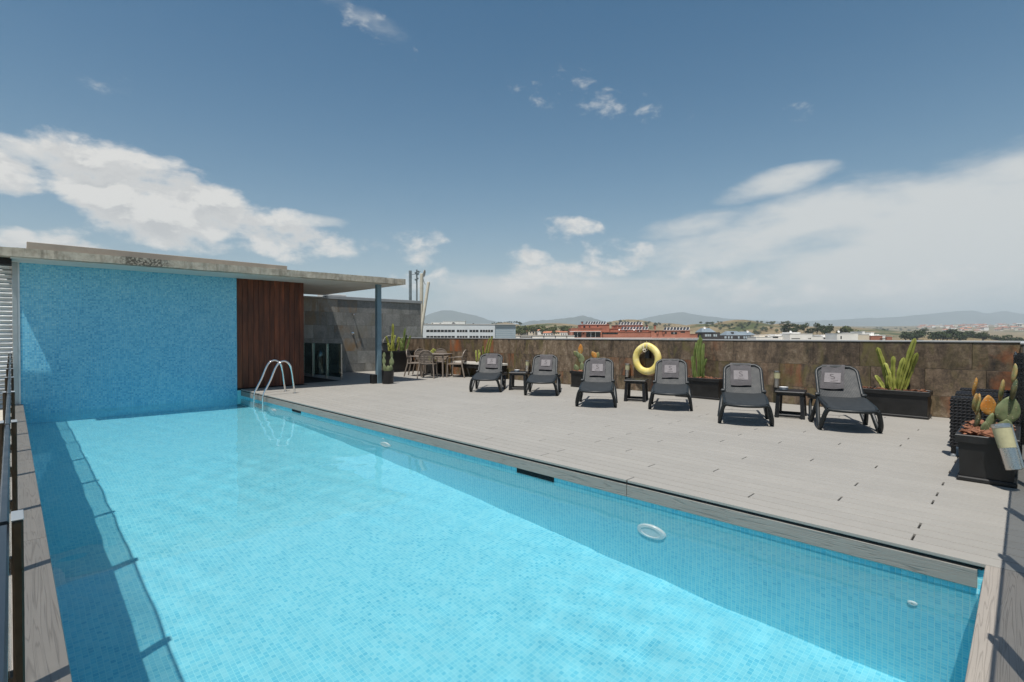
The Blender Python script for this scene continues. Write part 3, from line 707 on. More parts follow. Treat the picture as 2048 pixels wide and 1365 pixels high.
# ================================================================== sun loungers
def lounger_proto():
    t = thing('sun_lounger', 'x', 'sun lounger')
    HW = .29
    # local: x along the lounger (0 = foot end), y across, z up
    def seat_z(x): return .318 + .03 * min(1, x / .2) + .085 * max(0, (x - .1) / .7)
    nx, ny = 18, 12; vs = []; x1 = .77
    for j in range(ny + 1):
        v = -1 + 2 * j / ny
        xs = .055 * (v * v) ** 1.0 * 1.6
        for i in range(nx + 1):
            u = i / nx; x = xs * (1 - u) + x1 * u
            vs.append((x, v * HW * (1 - .05 * (1 - u)), seat_z(x) - .016 * (1 - v * v) + .010 * v ** 4))
    fs = [(j * (nx + 1) + i, j * (nx + 1) + i + 1, (j + 1) * (nx + 1) + i + 1, (j + 1) * (nx + 1) + i) for j in range(ny) for i in range(nx)]
    n = len(vs); vs2 = vs + [(x, y, z - .012) for x, y, z in vs]
    fs2 = fs + [tuple(k + n for k in reversed(f)) for f in fs]
    MB().add(vs2, fs2).build('seat', 'sling', t, True)
    # rounded nose of the foot end
    nose = [(.055 * 1.6 * v * v - .002, v * HW * .955, seat_z(.05) - .020 + .006 * v ** 4) for v in [-1 + 2 * k / 20 for k in range(21)]]
    MB().tube(nose, 1.0, sect=[(.024 * math.cos(a), .034 * math.sin(a)) for a in [2 * math.pi * k / 14 for k in range(14)]], up=(0, 0, 1)).build('foot_rim', 'lounger', t, True)
    # backrest
    A = R(52); L = .545; hx, hz = .77, .425
    def bk(s, v, off=0.0):
        x = hx + math.cos(A) * s - math.sin(A) * off; z = hz + math.sin(A) * s + math.cos(A) * off
        return (x, v, z)
    def hw(s):
        q = s / L
        w = .285 - .012 * q
        if q > .78: w *= math.sqrt(max(0, 1 - ((q - .78) / .235) ** 2.6 * .62))
        return w
    ns, nv = 16, 12; vs = []
    for i in range(ns + 1):
        s = L * i / ns
        for j in range(nv + 1):
            v = -1 + 2 * j / nv
            vs.append(bk(s, v * (hw(s) - .015), -.018 * (1 - v * v)))
    fs = [(i * (nv + 1) + j, i * (nv + 1) + j + 1, (i + 1) * (nv + 1) + j + 1, (i + 1) * (nv + 1) + j) for i in range(ns) for j in range(nv)]
    n = len(vs); M = Vector((math.sin(A), 0, -math.cos(A))) * .012
    MB().add(vs + [tuple(Vector(p) + M) for p in vs], fs + [tuple(k + n for k in reversed(f)) for f in fs]).build('backrest', 'sling', t, True)
    # frame of the backrest: tube round its edge
    edge = [bk(s, -hw(s)) for s in [L * k / 14 for k in range(15)]] + [bk(L * 1.008, v) for v in (-.12, -.06, 0, .06, .12)] + [bk(s, hw(s)) for s in [L * k / 14 for k in range(14, -1, -1)]]
    MB().tube(edge, 1.0, sect=[(.017 * math.cos(a), .024 * math.sin(a)) for a in [2 * math.pi * k / 10 for k in range(10)]]).build('back_frame', 'lounger', t, True)
    for s in (-1, 1):
        y = s * (HW + .005)
        rail = bez([(.07, y * .96, .31), (.2, y, .335), (.45, y, .365), (.75, y, .395), (1.2, y, .36), (1.78, y * .97, .34)], 6)
        MB().bar(rail, .042, .06).build('side_rail', 'lounger', t, True)
        MB().lathe([(.0, -.035), (.032, -.03), (.036, 0), (.03, .026), (.0, .033)], 16).xf(Matrix.Translation((hx - .01, s * .30, hz + .022)) @ Matrix.Rotation(math.pi / 2, 4, 'X')).build('hinge', 'lounger', t, True)
        o1 = s * (HW + .055)
        front = bez([(.075, y * .99, .318), (.10, s * (HW + .03), .25), (.15, s * (HW + .06), .12), (.225, s * (HW + .07), .035), (.27, s * (HW + .072), .016)], 6)
        MB().bar(front, .052, .072, up=(1, 0, 0), bev=.3).build('leg', 'lounger', t, True)
        MB().bar(bez([(.70, y, .385), (.62, s * (HW + .035), .33), (.40, s * (HW + .065), .10), (.29, s * (HW + .072), .016)], 6), .05, .068, up=(1, 0, 0), bev=.3).build('leg_strut', 'lounger', t, True)
        MB().bar(bez([(.74, y, .38), (.82, s * (HW + .05), .18), (.93, s * (HW + .07), .016)], 6), .05, .07, up=(1, 0, 0), bev=.3).build('leg', 'lounger', t, True)
        MB().bar(bez([(1.32, y, .31), (1.2, s * (HW + .04), .22), (.97, s * (HW + .07), .016)], 6), .042, .055, up=(1, 0, 0), bev=.3).build('leg_strut', 'lounger', t, True)
        MB().box(-.05, .05, -.024, .024, .0, .016, .004).build('foot', 'black_resin', t, loc=(.28, s * (HW + .072), 0))
        MB().box(-.05, .05, -.024, .024, .0, .016, .004).build('foot', 'black_resin', t, loc=(.95, s * (HW + .07), 0))
    for x in (.33, .95, 1.7):
        MB().bar([(x, -HW, .30), (x, HW, .30)], .03, .022).build('cross_bar', 'lounger', t)
    MB().tube([bk(.40, -.2, -.03), (1.28, -.2, .34), (1.28, .2, .34), bk(.40, .2, -.03)], .011, 8).build('prop', 'lounger', t, True)
    return t, bk, L
LG, BK, BL = lounger_proto()
# towel draped over the head of the backrest, with a woven square and its letter
cu = bpy.data.curves.new('letter', 'FONT'); cu.body = 'S'; cu.size = .155; cu.align_x = 'CENTER'; cu.align_y = 'CENTER'; cu.extrude = .0012; cu.resolution_u = 6
cu.offset = -.002
tmp = bpy.data.objects.new('letter_tmp', cu); COL.objects.link(tmp)
bpy.context.view_layer.update()
LETTER = bpy.data.meshes.new_from_object(tmp.evaluated_get(bpy.context.evaluated_depsgraph_get()))
bpy.data.objects.remove(tmp); LETTER.name = 'letter'
def towel(parent_loc, rz, dy, tilt, label, seed):
    t = thing('towel', label, 'towel', parent_loc, rz, 'towels on the sun loungers')
    rr = random.Random(seed); W = .155; OFF = .014
    # path: front hem -> over the top -> down the back
    path = []
    for k in range(15):
        s = .13 + (BL + .005 - .13) * k / 14
        path.append((s, OFF + .004 * math.sin(k * .9 + seed)))
    nseg = 14
    top = [(BL + .03, OFF * .6), (BL + .042, -.010), (BL + .035, -.035)]
    bk_ = [(BL - .02 - .2 * k / 5, -.046) for k in range(6)]
    allp = path + top + bk_
    def P(s, o, v): return BK(s, v + dy + tilt * (BL - s), o)
    vs = []; m = len(allp)
    for i, (s, o) in enumerate(allp):
        for j in range(nseg + 1):
            v = -1 + 2 * j / nseg
            w = W * (1 + .015 * math.sin(i * .7 + seed))
            wr = .0035 * math.sin(v * 5 + i * .45 + seed * 2) + .002 * rr.uniform(-1, 1) + (.004 * abs(v) ** 4)
            sag = .006 * math.cos(v * 2.2 + seed) if i == 0 else 0
            vs.append(P(s - sag, o + wr, v * w))
    fs = [(i * (nseg + 1) + j, i * (nseg + 1) + j + 1, (i + 1) * (nseg + 1) + j + 1, (i + 1) * (nseg + 1) + j) for i in range(m - 1) for j in range(nseg)]
    n = len(vs); nv = []
    for i, (s, o) in enumerate(allp):
        for j in range(nseg + 1):
            v = -1 + 2 * j / nseg
            d = .011 if o > 0 else -.006
            nv.append(P(s, o - d, v * W * .985))
    fs2 = fs + [tuple(k + n for k in reversed(f)) for f in fs]
    g = nseg + 1
    for j in range(nseg): fs2 += [(j, n + j, n + j + 1, j + 1), ((m - 1) * g + j, (m - 1) * g + j + 1, n + (m - 1) * g + j + 1, n + (m - 1) * g + j)]
    for i in range(m - 1): fs2 += [(i * g, (i + 1) * g, n + (i + 1) * g, n + i * g), (i * g + nseg, n + i * g + nseg, n + (i + 1) * g + nseg, (i + 1) * g + nseg)]
    cl = MB().add(vs + nv, fs2).build('cloth', 'towel', t, True, 60)
    # woven panel, a separate piece of the weave, 3 mm proud
    s0, s1 = .235, .415; pv = []
    for i in range(7):
        s = s0 + (s1 - s0) * i / 6
        for j in range(7):
            v = -.108 + .216 * j / 6
            pv.append(P(s, OFF + .0105, v))
    for i in range(7):
        s = s0 + (s1 - s0) * i / 6
        for j in range(7): pv.append(P(s, OFF + .002, -.108 + .216 * j / 6))
    pf = [(i * 7 + j, i * 7 + j + 1, (i + 1) * 7 + j + 1, (i + 1) * 7 + j) for i in range(6) for j in range(6)]
    rim = [j for j in range(7)] + [i * 7 + 6 for i in range(1, 7)] + [42 + j for j in range(5, -1, -1)] + [i * 7 for i in range(5, 0, -1)]
    pf += [(a, a + 49, b + 49, b) for a, b in zip(rim, rim[1:] + rim[:1])]
    pan = MB().add(pv, pf).build('woven_panel', 'towel_patch', t)
    o = Vector(P(.335, OFF + .0115, 0)); A = R(52)
    ex = Vector((0, -1, 0)); ey = Vector((math.cos(A), 0, math.sin(A))); ez = ex.cross(ey)
    Mx = Matrix(((ex.x, ey.x, ez.x, o.x), (ex.y, ey.y, ez.y, o.y), (ex.z, ey.z, ez.z, o.z), (0, 0, 0, 1)))
    if tilt: Mx = Mx @ Matrix.Rotation(tilt, 4, 'Z')
    lt = link('letter_mark', LETTER, 'towel_mark', pan); lt.matrix_local = Mx @ Matrix.Diagonal((1.0, .92, 1, 1)) @ Matrix.Translation((0, .004, 0))
    ul = MB().box(-.05, .05, -.003, .003, 0, .0012).build('underline_mark', 'towel_mark', pan); ul.matrix_local = Mx @ Matrix.Translation((0, -.073, 0))
# feet pixels -> place and heading of each lounger
LP = [((941, 783), (1003, 785), 'sun lounger beside the low trough, nearest the table and chairs', .0, -.10, 'grey lettered towel on the lounger nearest the table and chairs'),
      ((1051, 790), (1115, 792), 'sun lounger between the ashtray table and the short prickly pear planter', -.02, .0, 'grey lettered towel on the lounger left of the prickly pear trough'),
      ((1154, 812), (1231, 815), 'sun lounger standing in front of the prickly pear trough', .02, .0, 'grey lettered towel on the lounger before the prickly pear trough'),
      ((1300, 818), (1382, 821), 'sun lounger partly hiding the yellow lifebuoy', .015, .0, 'grey lettered towel on the lounger beside the yellow lifebuoy'),
      ((1439, 845), (1544, 852), 'sun lounger between the upright cactus trough and the table with a white bowl', .03, .0, 'grey lettered towel on the lounger beside the table with a white bowl'),
      ((1634, 856), (1765, 868), 'sun lounger angled in front of the long trough with branching cactus', .035, .16, 'grey lettered towel hung askew on the lounger by the branching cactus')]
for i, (a, b, lab, dy, tilt, tlab) in enumerate(LP):
    A, B = onz(*a), onz(*b); lat = (A - B); ang = math.atan2(lat.y, lat.x) - math.pi / 2
    ang = R((38, 35, 32, 27, 24, 24)[i])
    ex = Vector((math.cos(ang), math.sin(ang), 0))
    mid = (A + B) / 2 - ex * .27
    L = LG if i == 0 else copy_tree(LG)
    L.location = (mid.x, mid.y, 0); L.rotation_euler = (0, 0, ang)
    tag(L, 'black resin ' + lab, 'sun lounger', 'black sun loungers in a row on the deck')
    towel((mid.x, mid.y, 0), ang, dy, tilt, tlab, i + 1)

# ================================================================== side tables and white bowls
def side_table():
    t = thing('side_table', 'x', 'side table')
    MB().box(-.25, .25, -.22, .22, .402, .436, .010).build('table_top', 'black_resin', t)
    MB().box(-.225, .225, -.195, .195, .365, .4015, .004).build('apron', 'black_resin', t)
    for sx in (-1, 1):
        for sy in (-1, 1):
            x, y = sx * .20, sy * .17
            MB().add([(x - .035 + sx * .02, y - .03 + sy * .018, 0), (x + .035 + sx * .02, y - .03 + sy * .018, 0), (x + .035 + sx * .02, y + .03 + sy * .018, 0), (x - .035 + sx * .02, y + .03 + sy * .018, 0),
                      (x - .030, y - .028, .365), (x + .030, y - .028, .365), (x + .030, y + .028, .365), (x - .030, y + .028, .365)],
                     [(3, 2, 1, 0), (4, 5, 6, 7), (0, 1, 5, 4), (1, 2, 6, 5), (2, 3, 7, 6), (3, 0, 4, 7)]).build('leg', 'black_resin', t)
    for sx in (-1, 1): MB().bar([(sx * .205, -.16, .035), (sx * .205, .16, .035)], .03, .045).build('stretcher', 'black_resin', t)
    return t
TB = side_table()
TP = [((1018, 780), (1052, 782), 36, 'black side table with a white bowl between the two loungers nearest the chairs'),
      ((1247, 803), (1292, 805), 24, 'empty black side table below the lifebuoy'),
      ((1548, 835), (1611, 840), 12, 'black side table with a white bowl in front of the rust stained slab')]
for i, (a, b, rz, lab) in enumerate(TP):
    A, B = onz(*a), onz(*b); ang = R(rz); ex = Vector((math.cos(ang), math.sin(ang), 0)); m = (A + B) / 2 + ex * .24
    T = TB if i == 0 else copy_tree(TB)
    T.location = (m.x, m.y, 0); T.rotation_euler = (0, 0, ang); tag(T, lab, 'side table', 'black side tables between the loungers')
    if i != 1:
        q = m + (Vector((-.05, .02, 0)) if i == 0 else Vector((-.04, .10, 0)))
        bw = MB().lathe([(.001, .0), (.045, .0), (.055, .006), (.066, .04), (.070, .052), (.064, .053), (.058, .040), (.048, .014), (.001, .012)], 28).build('ashtray_bowl', 'ceramic', None, True, loc=(q.x, q.y, .4365))
        tag(bw, ('small white bowl on the side table nearest the chairs', 'small white bowl on the side table by the rust stained slab')[i // 2], 'bowl')

# ================================================================== wall lamps
def wall_lamp(y, z0, tilt, label):
    t = thing('wall_lamp', label, 'lamp', (10.87 - .10, y, z0), 0, 'steel lamps along the slate parapet')
    M = Matrix.Rotation(R(tilt), 4, 'X')
    MB().lathe([(.050, .0), (.055, .004), (.058, .175)], 24).xf(M).build('steel_base', 'brushed_steel', t, True)
    MB().lathe([(.056, .176), (.060, .30)], 24).xf(M).build('diffuser', 'lamp_glass', t, True)
    MB().lathe([(.066, .301), (.069, .312), (.066, .326), (.03, .332), (.001, .332)], 24).xf(M).build('cap', 'brushed_steel', t, True)
    MB().box(-.03, .10, -.045, .045, -.09, -.002, .004).build('bracket', 'black_resin', t)
for px, py, tl, lab in ((1054, 743, 6, 'steel cylinder lamp on the parapet behind the table with a bowl nearest the chairs'), (1254, 754, 4, 'steel cylinder lamp on the parapet between the prickly pear and the lifebuoy'),
                        (1554, 775, 0, 'steel cylinder lamp on the parapet beside the rust stained slab')):
    r = ray(px, py); p = EYEV + r * (10.77 / r.x); wall_lamp(p.y, p.z, tl, lab)

# ================================================================== lifebuoy
def lifebuoy():
    y0, z0, xw = 6.33, .785, 10.87
    t = thing('lifebuoy', 'yellow ring lifebuoy with rope hung on the slate parapet', 'lifebuoy', (xw - .115, y0, z0))
    Rr, r = .297, .083; vs = []; fs = []; N, K = 56, 18
    for i in range(N):
        a = 2 * math.pi * i / N
        rz = Rr + (.022 * max(0, math.cos((a - math.pi / 2) * 1.0)) ** 14)
        rr_ = r * (1 - .10 * max(0, math.cos(a - math.pi / 2)) ** 10)
        for k in range(K):
            b = 2 * math.pi * k / K
            vs.append((.78 * rr_ * math.sin(b), (rz + rr_ * math.cos(b)) * math.cos(a), (rz + rr_ * math.cos(b)) * math.sin(a)))
    for i in range(N):
        for k in range(K): fs.append((i * K + k, ((i + 1) % N) * K + k, ((i + 1) % N) * K + (k + 1) % K, i * K + (k + 1) % K))
    MB().add(vs, fs).build('ring', 'buoy_yellow', t, True)
    for a in (80, 98):
        c, s = math.cos(R(a)), math.sin(R(a))
        MB().tube([((.78 * r + .006) * math.sin(b), (Rr + (r + .006) * math.cos(b)) * c, (Rr + (r + .006) * math.cos(b)) * s) for b in [2 * math.pi * k / 20 for k in range(20)]], .007, 6, True).build('rope_loop', 'rope', t, True)
    MB().tube(bez([(-.07, .07, .33), (-.085, .03, .25), (-.09, .05, .20), (-.085, .0, .17), (-.09, -.03, .20), (-.085, .02, .24), (-.088, .06, .215), (-.085, -.01, .235), (-.09, -.05, .30), (-.07, -.02, .385)], 5), .007, 6).build('rope_tangle', 'rope', t, True)
    MB().box(.0, .114, -.055, .055, .02, .24, .005).build('bracket', 'black_resin', t)
    MB().tube([(.11, 0, .40), (-.0, 0, .405), (-.02, 0, .43)], .008, 8).build('hook', 'brushed_steel', t, True)
lifebuoy()

plain('trough_rim', (.62, .59, .53), .6, 0, .06, 6)
# ================================================================== planters
def trough(name, label, cx, cy, lx, ly, h, group=None, soil='soil', rz=0.0, taper=.03):
    t = thing(name, label, 'planter', (cx, cy, 0), rz, group)
    a, b = lx / 2, ly / 2
    def ring(i, z): return [(-a + i, -b + i, z), (a - i, -b + i, z), (a - i, b - i, z), (-a + i, b - i, z)]
    rings = [ring(taper + .0, .045), ring(.022, h - .07)]
    vs = sum(rings, []); MB().add(vs, [(3, 2, 1, 0), (4, 5, 6, 7)] + [(k, (k + 1) % 4, (k + 1) % 4 + 4, k + 4) for k in range(4)]).build('body', 'planter', t)
    q = taper * .35
    MB().box(-a + q, a - q, -b + q, b - q, .002, .044, .010).build('plinth', 'planter', t)
    # rim: a hollow frame
    o, i_, z0, z1 = 0.0, .042, h - .0695, h
    vs = ring(o, z0) + ring(o, z1 - .006) + ring(.006, z1) + ring(i_ - .006, z1) + ring(i_, z1 - .008) + ring(i_, h - .045)
    fs = [(r * 4 + k, r * 4 + (k + 1) % 4, (r + 1) * 4 + (k + 1) % 4, (r + 1) * 4 + k) for r in range(5) for k in range(4)]
    fs += [(3, 2, 1, 0)]
    MB().add(vs, fs).build('rim', 'planter', t)
    # uneven soil
    nx, ny = 14, 14; vs = []
    for j in range(ny + 1):
        for i in range(nx + 1):
            x = -a + .041 + (lx - .082) * i / nx; y = -b + .041 + (ly - .082) * j / ny
            vs.append((x, y, h - .035 + .028 * mnoise.noise(Vector((x * 9 + cx, y * 9 + cy, 0)))))
    MB().add(vs, [(j * (nx + 1) + i, j * (nx + 1) + i + 1, (j + 1) * (nx + 1) + i + 1, (j + 1) * (nx + 1) + i) for j in range(ny) for i in range(nx)]).build('soil', soil, t, True)
    return t
def chips(name, label, cx, cy, lx, ly, z, n, seed, size=(.045, .02)):
    b = MB(); rr = random.Random(seed)
    for _ in range(n):
        L = rr.uniform(.6, 1.3) * size[0]; W = rr.uniform(.5, 1.2) * size[1]; T = rr.uniform(.004, .009)
        p = MB().box(-L, L, -W, W, -T, T); M = Matrix.Translation((cx + rr.uniform(-.5, .5) * lx, cy + rr.uniform(-.5, .5) * ly, z + rr.uniform(-.012, .03))) @ Matrix.Rotation(rr.uniform(0, 6.28), 4, 'Z') @ Matrix.Rotation(rr.gauss(0, .4), 4, 'X') @ Matrix.Rotation(rr.gauss(0, .3), 4, 'Y')
        p.v = [Vector((q.x + rr.uniform(-.3, .3) * W, q.y + rr.uniform(-.35, .35) * W, q.z)) for q in p.v]
        p.xf(M); b.add(p.v, p.f)
    o = b.build(name, 'bark', None); o['kind'] = 'stuff'; o['label'] = label; o['category'] = 'bark'
    return o
def stem(parent, base, top, r, mat, bend=.03, ribs=5, seed=0, name='stem'):
    """ribbed columnar stem with a rounded, slightly wavy outline"""
    rr = random.Random(seed); b = Vector(base); tp = Vector(top); d = tp - b; n = 22
    side = d.orthogonal().normalized(); side = Matrix.Rotation(rr.uniform(0, 6.28), 3, d.normalized()) @ side
    pts = []; rad = []
    for i in range(n + 1):
        u = i / n
        pts.append(b + d * u + side * (bend * math.sin(math.pi * u)))
        k = 1 + .10 * math.sin(u * 23 + seed) + .05 * math.sin(u * 61)
        if u > .88: k *= math.sqrt(max(.03, 1 - ((u - .88) / .125) ** 2))
        if u < .1: k *= .75 + 2.5 * u
        rad.append(r * k)
    sec = []
    for k in range(ribs * 4):
        a = 2 * math.pi * k / (ribs * 4); q = (1.0, .74, .50, .74)[k % 4]; sec.append((q * math.cos(a), q * math.sin(a)))
    return MB().tube(pts, rad, sect=sec).build(name, mat, parent, True, 35)
def columnar(label, loc, stems, mat, r, seed, group=None, ribs=5):
    t = thing('columnar_cactus', label, 'cactus', loc, 0, group)
    for i, (x0, y0, x1, y1, h) in enumerate(stems): stem(t, (x0, y0, -.03), (x1, y1, h), r * random.Random(seed + i).uniform(.85, 1.12), mat, .02 + .02 * (i % 3), ribs, seed + i)
    return t
def pad(parent, base, h, w, th, mat, az=0.0, lean=0.0, roll=0.0):
    """flat egg-shaped prickly pear pad standing on its narrow end"""
    vs = []; fs = []; N, K = 16, 12
    for i in range(N + 1):
        u = i / N; z = h * u
        hw = w / 2 * (math.sin(math.pi * min(1, max(0, u ** .82))) ** .72) + .003
        ht = th / 2 * (math.sin(math.pi * u) ** .5) + .002
        for k in range(K):
            a = 2 * math.pi * k / K
            vs.append((ht * math.cos(a) + .012 * math.sin(u * 3 + az), hw * math.sin(a), z))
    for i in range(N):
        for k in range(K): fs.append((i * K + k, i * K + (k + 1) % K, (i + 1) * K + (k + 1) % K, (i + 1) * K + k))
    fs += [tuple(range(K - 1, -1, -1)), tuple(range(N * K, (N + 1) * K))]
    M = Matrix.Translation(base) @ Matrix.Rotation(az, 4, 'Z') @ Matrix.Rotation(roll, 4, 'X') @ Matrix.Rotation(lean, 4, 'Y')
    p = MB().add(vs, fs).xf(M).build('pad', mat, parent, True)
    return p, M @ Vector((0, 0, h))
def wallx(px, py, x):
    r = ray(px, py); return EYEV + r * (x / r.x)

# big square planter in the corner with upright cacti
trough('square_planter', 'large square black planter in the corner under upright cacti', 10.27, 16.55, .95, .95, .78, taper=.10)
bx = Vector((10.27, 16.55, .74)); st = []
rr = random.Random(2)
columnar('tall clump of upright yellow green cactus by the pale coiled hose', (10.12, 16.62, .74), [(0, 0, .02, -.03, 1.05), (.05, .06, .10, .1, .80), (-.08, .05, -.16, .16, .58), (.10, -.06, .22, -.12, .55), (-.1, -.05, -.18, -.02, .30), (.03, -.1, .06, -.12, .62)], 'cactus_lime', .042, 20)
columnar('shorter clump of upright cactus at the parapet end of the square planter', (10.42, 16.36, .74), [(0, 0, .08, -.04, .88), (.06, .05, .18, .0, .62), (-.06, -.04, -.10, .02, .40), (.08, -.07, .26, -.12, .60), (-.02, .08, .02, .1, .5)], 'cactus_green', .040, 40)
# round pot by the column
t = thing('round_pot', 'round black pot standing at the foot of the steel column', 'pot', (7.47, 12.50, 0))
MB().lathe([(.145, .002), (.155, .02), (.168, .35), (.172, .365), (.160, .366), (.155, .34), (.150, .31)], 32).build('shell', 'pot_black', t, True)
MB().lathe([(.1545, .30), (.1545, .318), (.001, .325)], 24).build('soil', 'soil', t)
t = thing('prickly_pear', 'small grey green prickly pear in the round black pot', 'cactus', (7.47, 12.50, .31))
a1, e1 = pad(t, (0, .0, 0), .20, .12, .05, 'pad_green', .5, .1)
a2, e2 = pad(t, (.03, -.05, 0), .22, .13, .05, 'pad_green', .9, .0, .2); a3, e3 = pad(t, (-.04, .07, 0), .24, .12, .05, 'pad_green', .6, .0, -.15)
a4, e4 = pad(t, e3 - Vector((0, 0, .03)), .22, .11, .045, 'pad_green', .6, .05, -.05); a5, e5 = pad(t, e2 - Vector((0, 0, .03)), .24, .14, .045, 'pad_green', .6, .05, .05)
pad(t, e5 - Vector((0, 0, .03)), .20, .075, .035, 'pad_green', .8, .0, -.05); pad(t, e4 - Vector((0, 0, .03)), .17, .09, .035, 'pad_green', .7, .0, .1)

# long low trough with a pale rim, on dark feet
t = thing('long_trough', 'long narrow black trough with a pale rim raised on dark feet along the parapet', 'planter', (10.60, 0, 0))
y0, y1 = 11.15, 13.42
MB().box(-.17, .20, y0, y1, .30, .425, .006).build('body', 'planter', t)
MB().box(-.19, -.13, y0 - .02, y1 + .02, .4255, .49, .005).build('rim', 'trough_rim', t); MB().box(.14, .21, y0 - .02, y1 + .02, .4255, .49, .005).build('rim', 'trough_rim', t)
MB().box(-.129, .139, y0 - .02, y0 + .05, .4255, .49, .005).build('rim', 'trough_rim', t); MB().box(-.129, .139, y1 - .05, y1 + .02, .4255, .49, .005).build('rim', 'trough_rim', t)
MB().box(-.128, .138, y0 + .051, y1 - .051, .4255, .455).build('soil', 'soil', t)
for y in (11.2, 11.75): MB().box(-.15, .16, y, y + .3, .002, .2995, .006).build('foot', 'black_resin', t)
p = wallx(1000, 700, 10.62)
columnar('thin upright cactus with two long leaning stems in the long trough', (10.60, 12.02, .455), [(0, 0, .02, -.28, .82), (.04, -.04, .05, -.36, .86), (.0, .10, .02, .04, .55), (.02, .2, .0, .22, .44), (-.02, .28, -.02, .34, .42), (.0, .15, .01, .17, .36)], 'cactus_lime', .026, 60)
trough('planter_trough', 'black trough behind the square table and its chairs', 10.64, 14.72, .38, .8, .46)
columnar('short clump of cactus in the trough behind the square table', (10.62, 14.72, .43), [(0, 0, .0, .0, .46), (.0, .08, .02, .12, .40), (.0, -.07, .0, -.08, .44), (.03, -.28, .04, -.36, .24), (-.02, .16, -.02, .2, .28)], 'cactus_lime', .036, 75)

# the three troughs along the parapet
G = 'black troughs along the parapet'
trough('planter_trough', 'black trough of prickly pear behind the third lounger', 10.63, 7.95, .40, .92, .42, G)
trough('planter_trough', 'black trough of one upright cactus between two loungers', 10.62, 4.95, .42, 1.0, .44, G)
trough('planter_trough', 'long black trough with a branching cactus near the rattan chairs', 10.60, 1.72, .44, 1.30, .44, G)
for k, (y, L, lab) in enumerate(((7.95, .8, 'bark chips in the prickly pear trough'), (4.95, .88, 'bark chips round the single upright cactus'), (1.72, 1.18, 'bark chips in the long trough by the rattan chairs'))):
    chips('bark_mulch', lab, 10.61, y, .27, L, .405 + .01 * (k > 0), 130, 5 + k, (.035, .016))
# prickly pear with orange pads
t = thing('prickly_pear', 'prickly pear with orange upper pads in the trough behind the third lounger', 'cactus', (10.61, 8.02, .39))
for (y, hh, ww, mt, rl) in ((.10, .26, .15, 'pad_green', -.1), (.28, .2, .14, 'pad_green', -.3), (-.12, .24, .16, 'pad_green', .3)):
    p, e = pad(t, (0, y, 0), hh, ww, .05, mt, .35, 0, rl)
    if y == .10:
        p2, e2 = pad(t, e - Vector((0, 0, .03)), .26, .17, .045, 'pad_green', .3, .0, -.15)
        p3, e3 = pad(t, e2 - Vector((0, -.01, .03)), .28, .13, .04, 'pad_orange', .35, .02, .05)
        pad(t, e2 - Vector((0, -.04, .10)), .22, .12, .035, 'pad_mixed', .5, .05, -.75); pad(t, e2 - Vector((.02, -.02, .12)), .2, .12, .035, 'pad_green', .2, -.05, -.5)
    if y == -.12:
        p2, e2 = pad(t, e - Vector((0, 0, .03)), .22, .16, .045, 'pad_mixed', .35, .0, .35)
        pad(t, e2 - Vector((0, .03, .03)), .2, .14, .04, 'pad_orange', .35, .0, -.6); pad(t, e2 - Vector((0, .0, .05)), .19, .14, .04, 'pad_mixed', .35, .0, .5); pad(t, e2 - Vector((0, -.1, .12)), .24, .14, .04, 'pad_green', .35, .0, .55)
# single clump, many close stems
p = wallx(1398, 757, 10.60)
columnar('dense clump of thin upright green cactus stems rising above the parapet', (10.60, p.y, .40), [(0, 0, .0, -.02, .96), (.02, .07, .03, .10, .72), (.0, -.07, .0, -.10, .78), (.04, .03, .05, .04, .86), (-.03, .0, -.05, .05, .80), (-.02, -.05, -.04, -.07, .64), (.03, .11, .03, .17, .5), (.0, -.11, .02, -.16, .45), (.03, -.03, .03, -.04, .9)], 'cactus_green', .030, 90)
# branching cactus
p = wallx(1793, 782, 10.60)
columnar('stout branching yellow green cactus leaning over the long trough', (10.60, p.y, .40), [(-.02, -.02, .0, -.24, .90), (.03, .10, .0, .27, .74), (.0, .08, .0, .17, .48), (-.03, .02, -.03, .04, .60), (.0, -.03, -.02, -.10, .58), (.03, -.07, .0, -.27, .66), (.0, .14, .02, .30, .26), (-.03, .05, -.04, .09, .34)], 'cactus_lime', .038, 110, ribs=4)

# ================================================================== front planter with bark, prickly pear, lamp
trough('planter_trough', 'black trough of bark and orange prickly pear in front of the rattan chairs', 6.76, .245, 1.0, .43, .43, taper=.035)
chips('bark_mulch', 'red brown bark chips heaped round the prickly pear before the rattan chairs', 6.76, .245, .86, .30, .415, 260, 12, (.045, .02))
t = thing('prickly_pear', 'large prickly pear with two orange pads growing out of bark in front of rattan chairs', 'cactus', (6.70, .20, .40))
FA = R(38)
def pd(y, x, z, h, w, th, mt, az=0.0, lean=0.0, roll=0.0): return pad(t, (x, y, z), h, w, th, mt, az, lean, roll)
_, e = pd(.06, -.1, 0, .13, .07, .035, 'pad_green', FA, 0, -.1)
_, e = pd(.04, .06, 0, .20, .09, .04, 'pad_green', FA, 0, .1); pad(t, e - Vector((0, -.01, .03)), .20, .15, .03, 'pad_orange', FA + .1, .1, -.08)
_, e = pd(.13, .10, 0, .24, .10, .04, 'pad_dark', FA + 1.0, 0, -.1); pad(t, e - Vector((0, 0, .05)), .20, .11, .035, 'pad_mixed', FA + .5, 0, -.25); _, e2 = pad(t, e - Vector((0, 0, .08)), .22, .10, .035, 'pad_mixed', FA + 1.1, 0, .1)
pad(t, e2 - Vector((0, -.02, .03)), .19, .075, .03, 'pad_orange', FA + .9, 0, -.2)
_, e = pd(-.06, .02, 0, .16, .12, .045, 'pad_green', FA - .4, 0, .1); _, e2 = pad(t, e - Vector((0, .0, .05)), .27, .19, .045, 'pad_green', FA - .2, .0, .12)
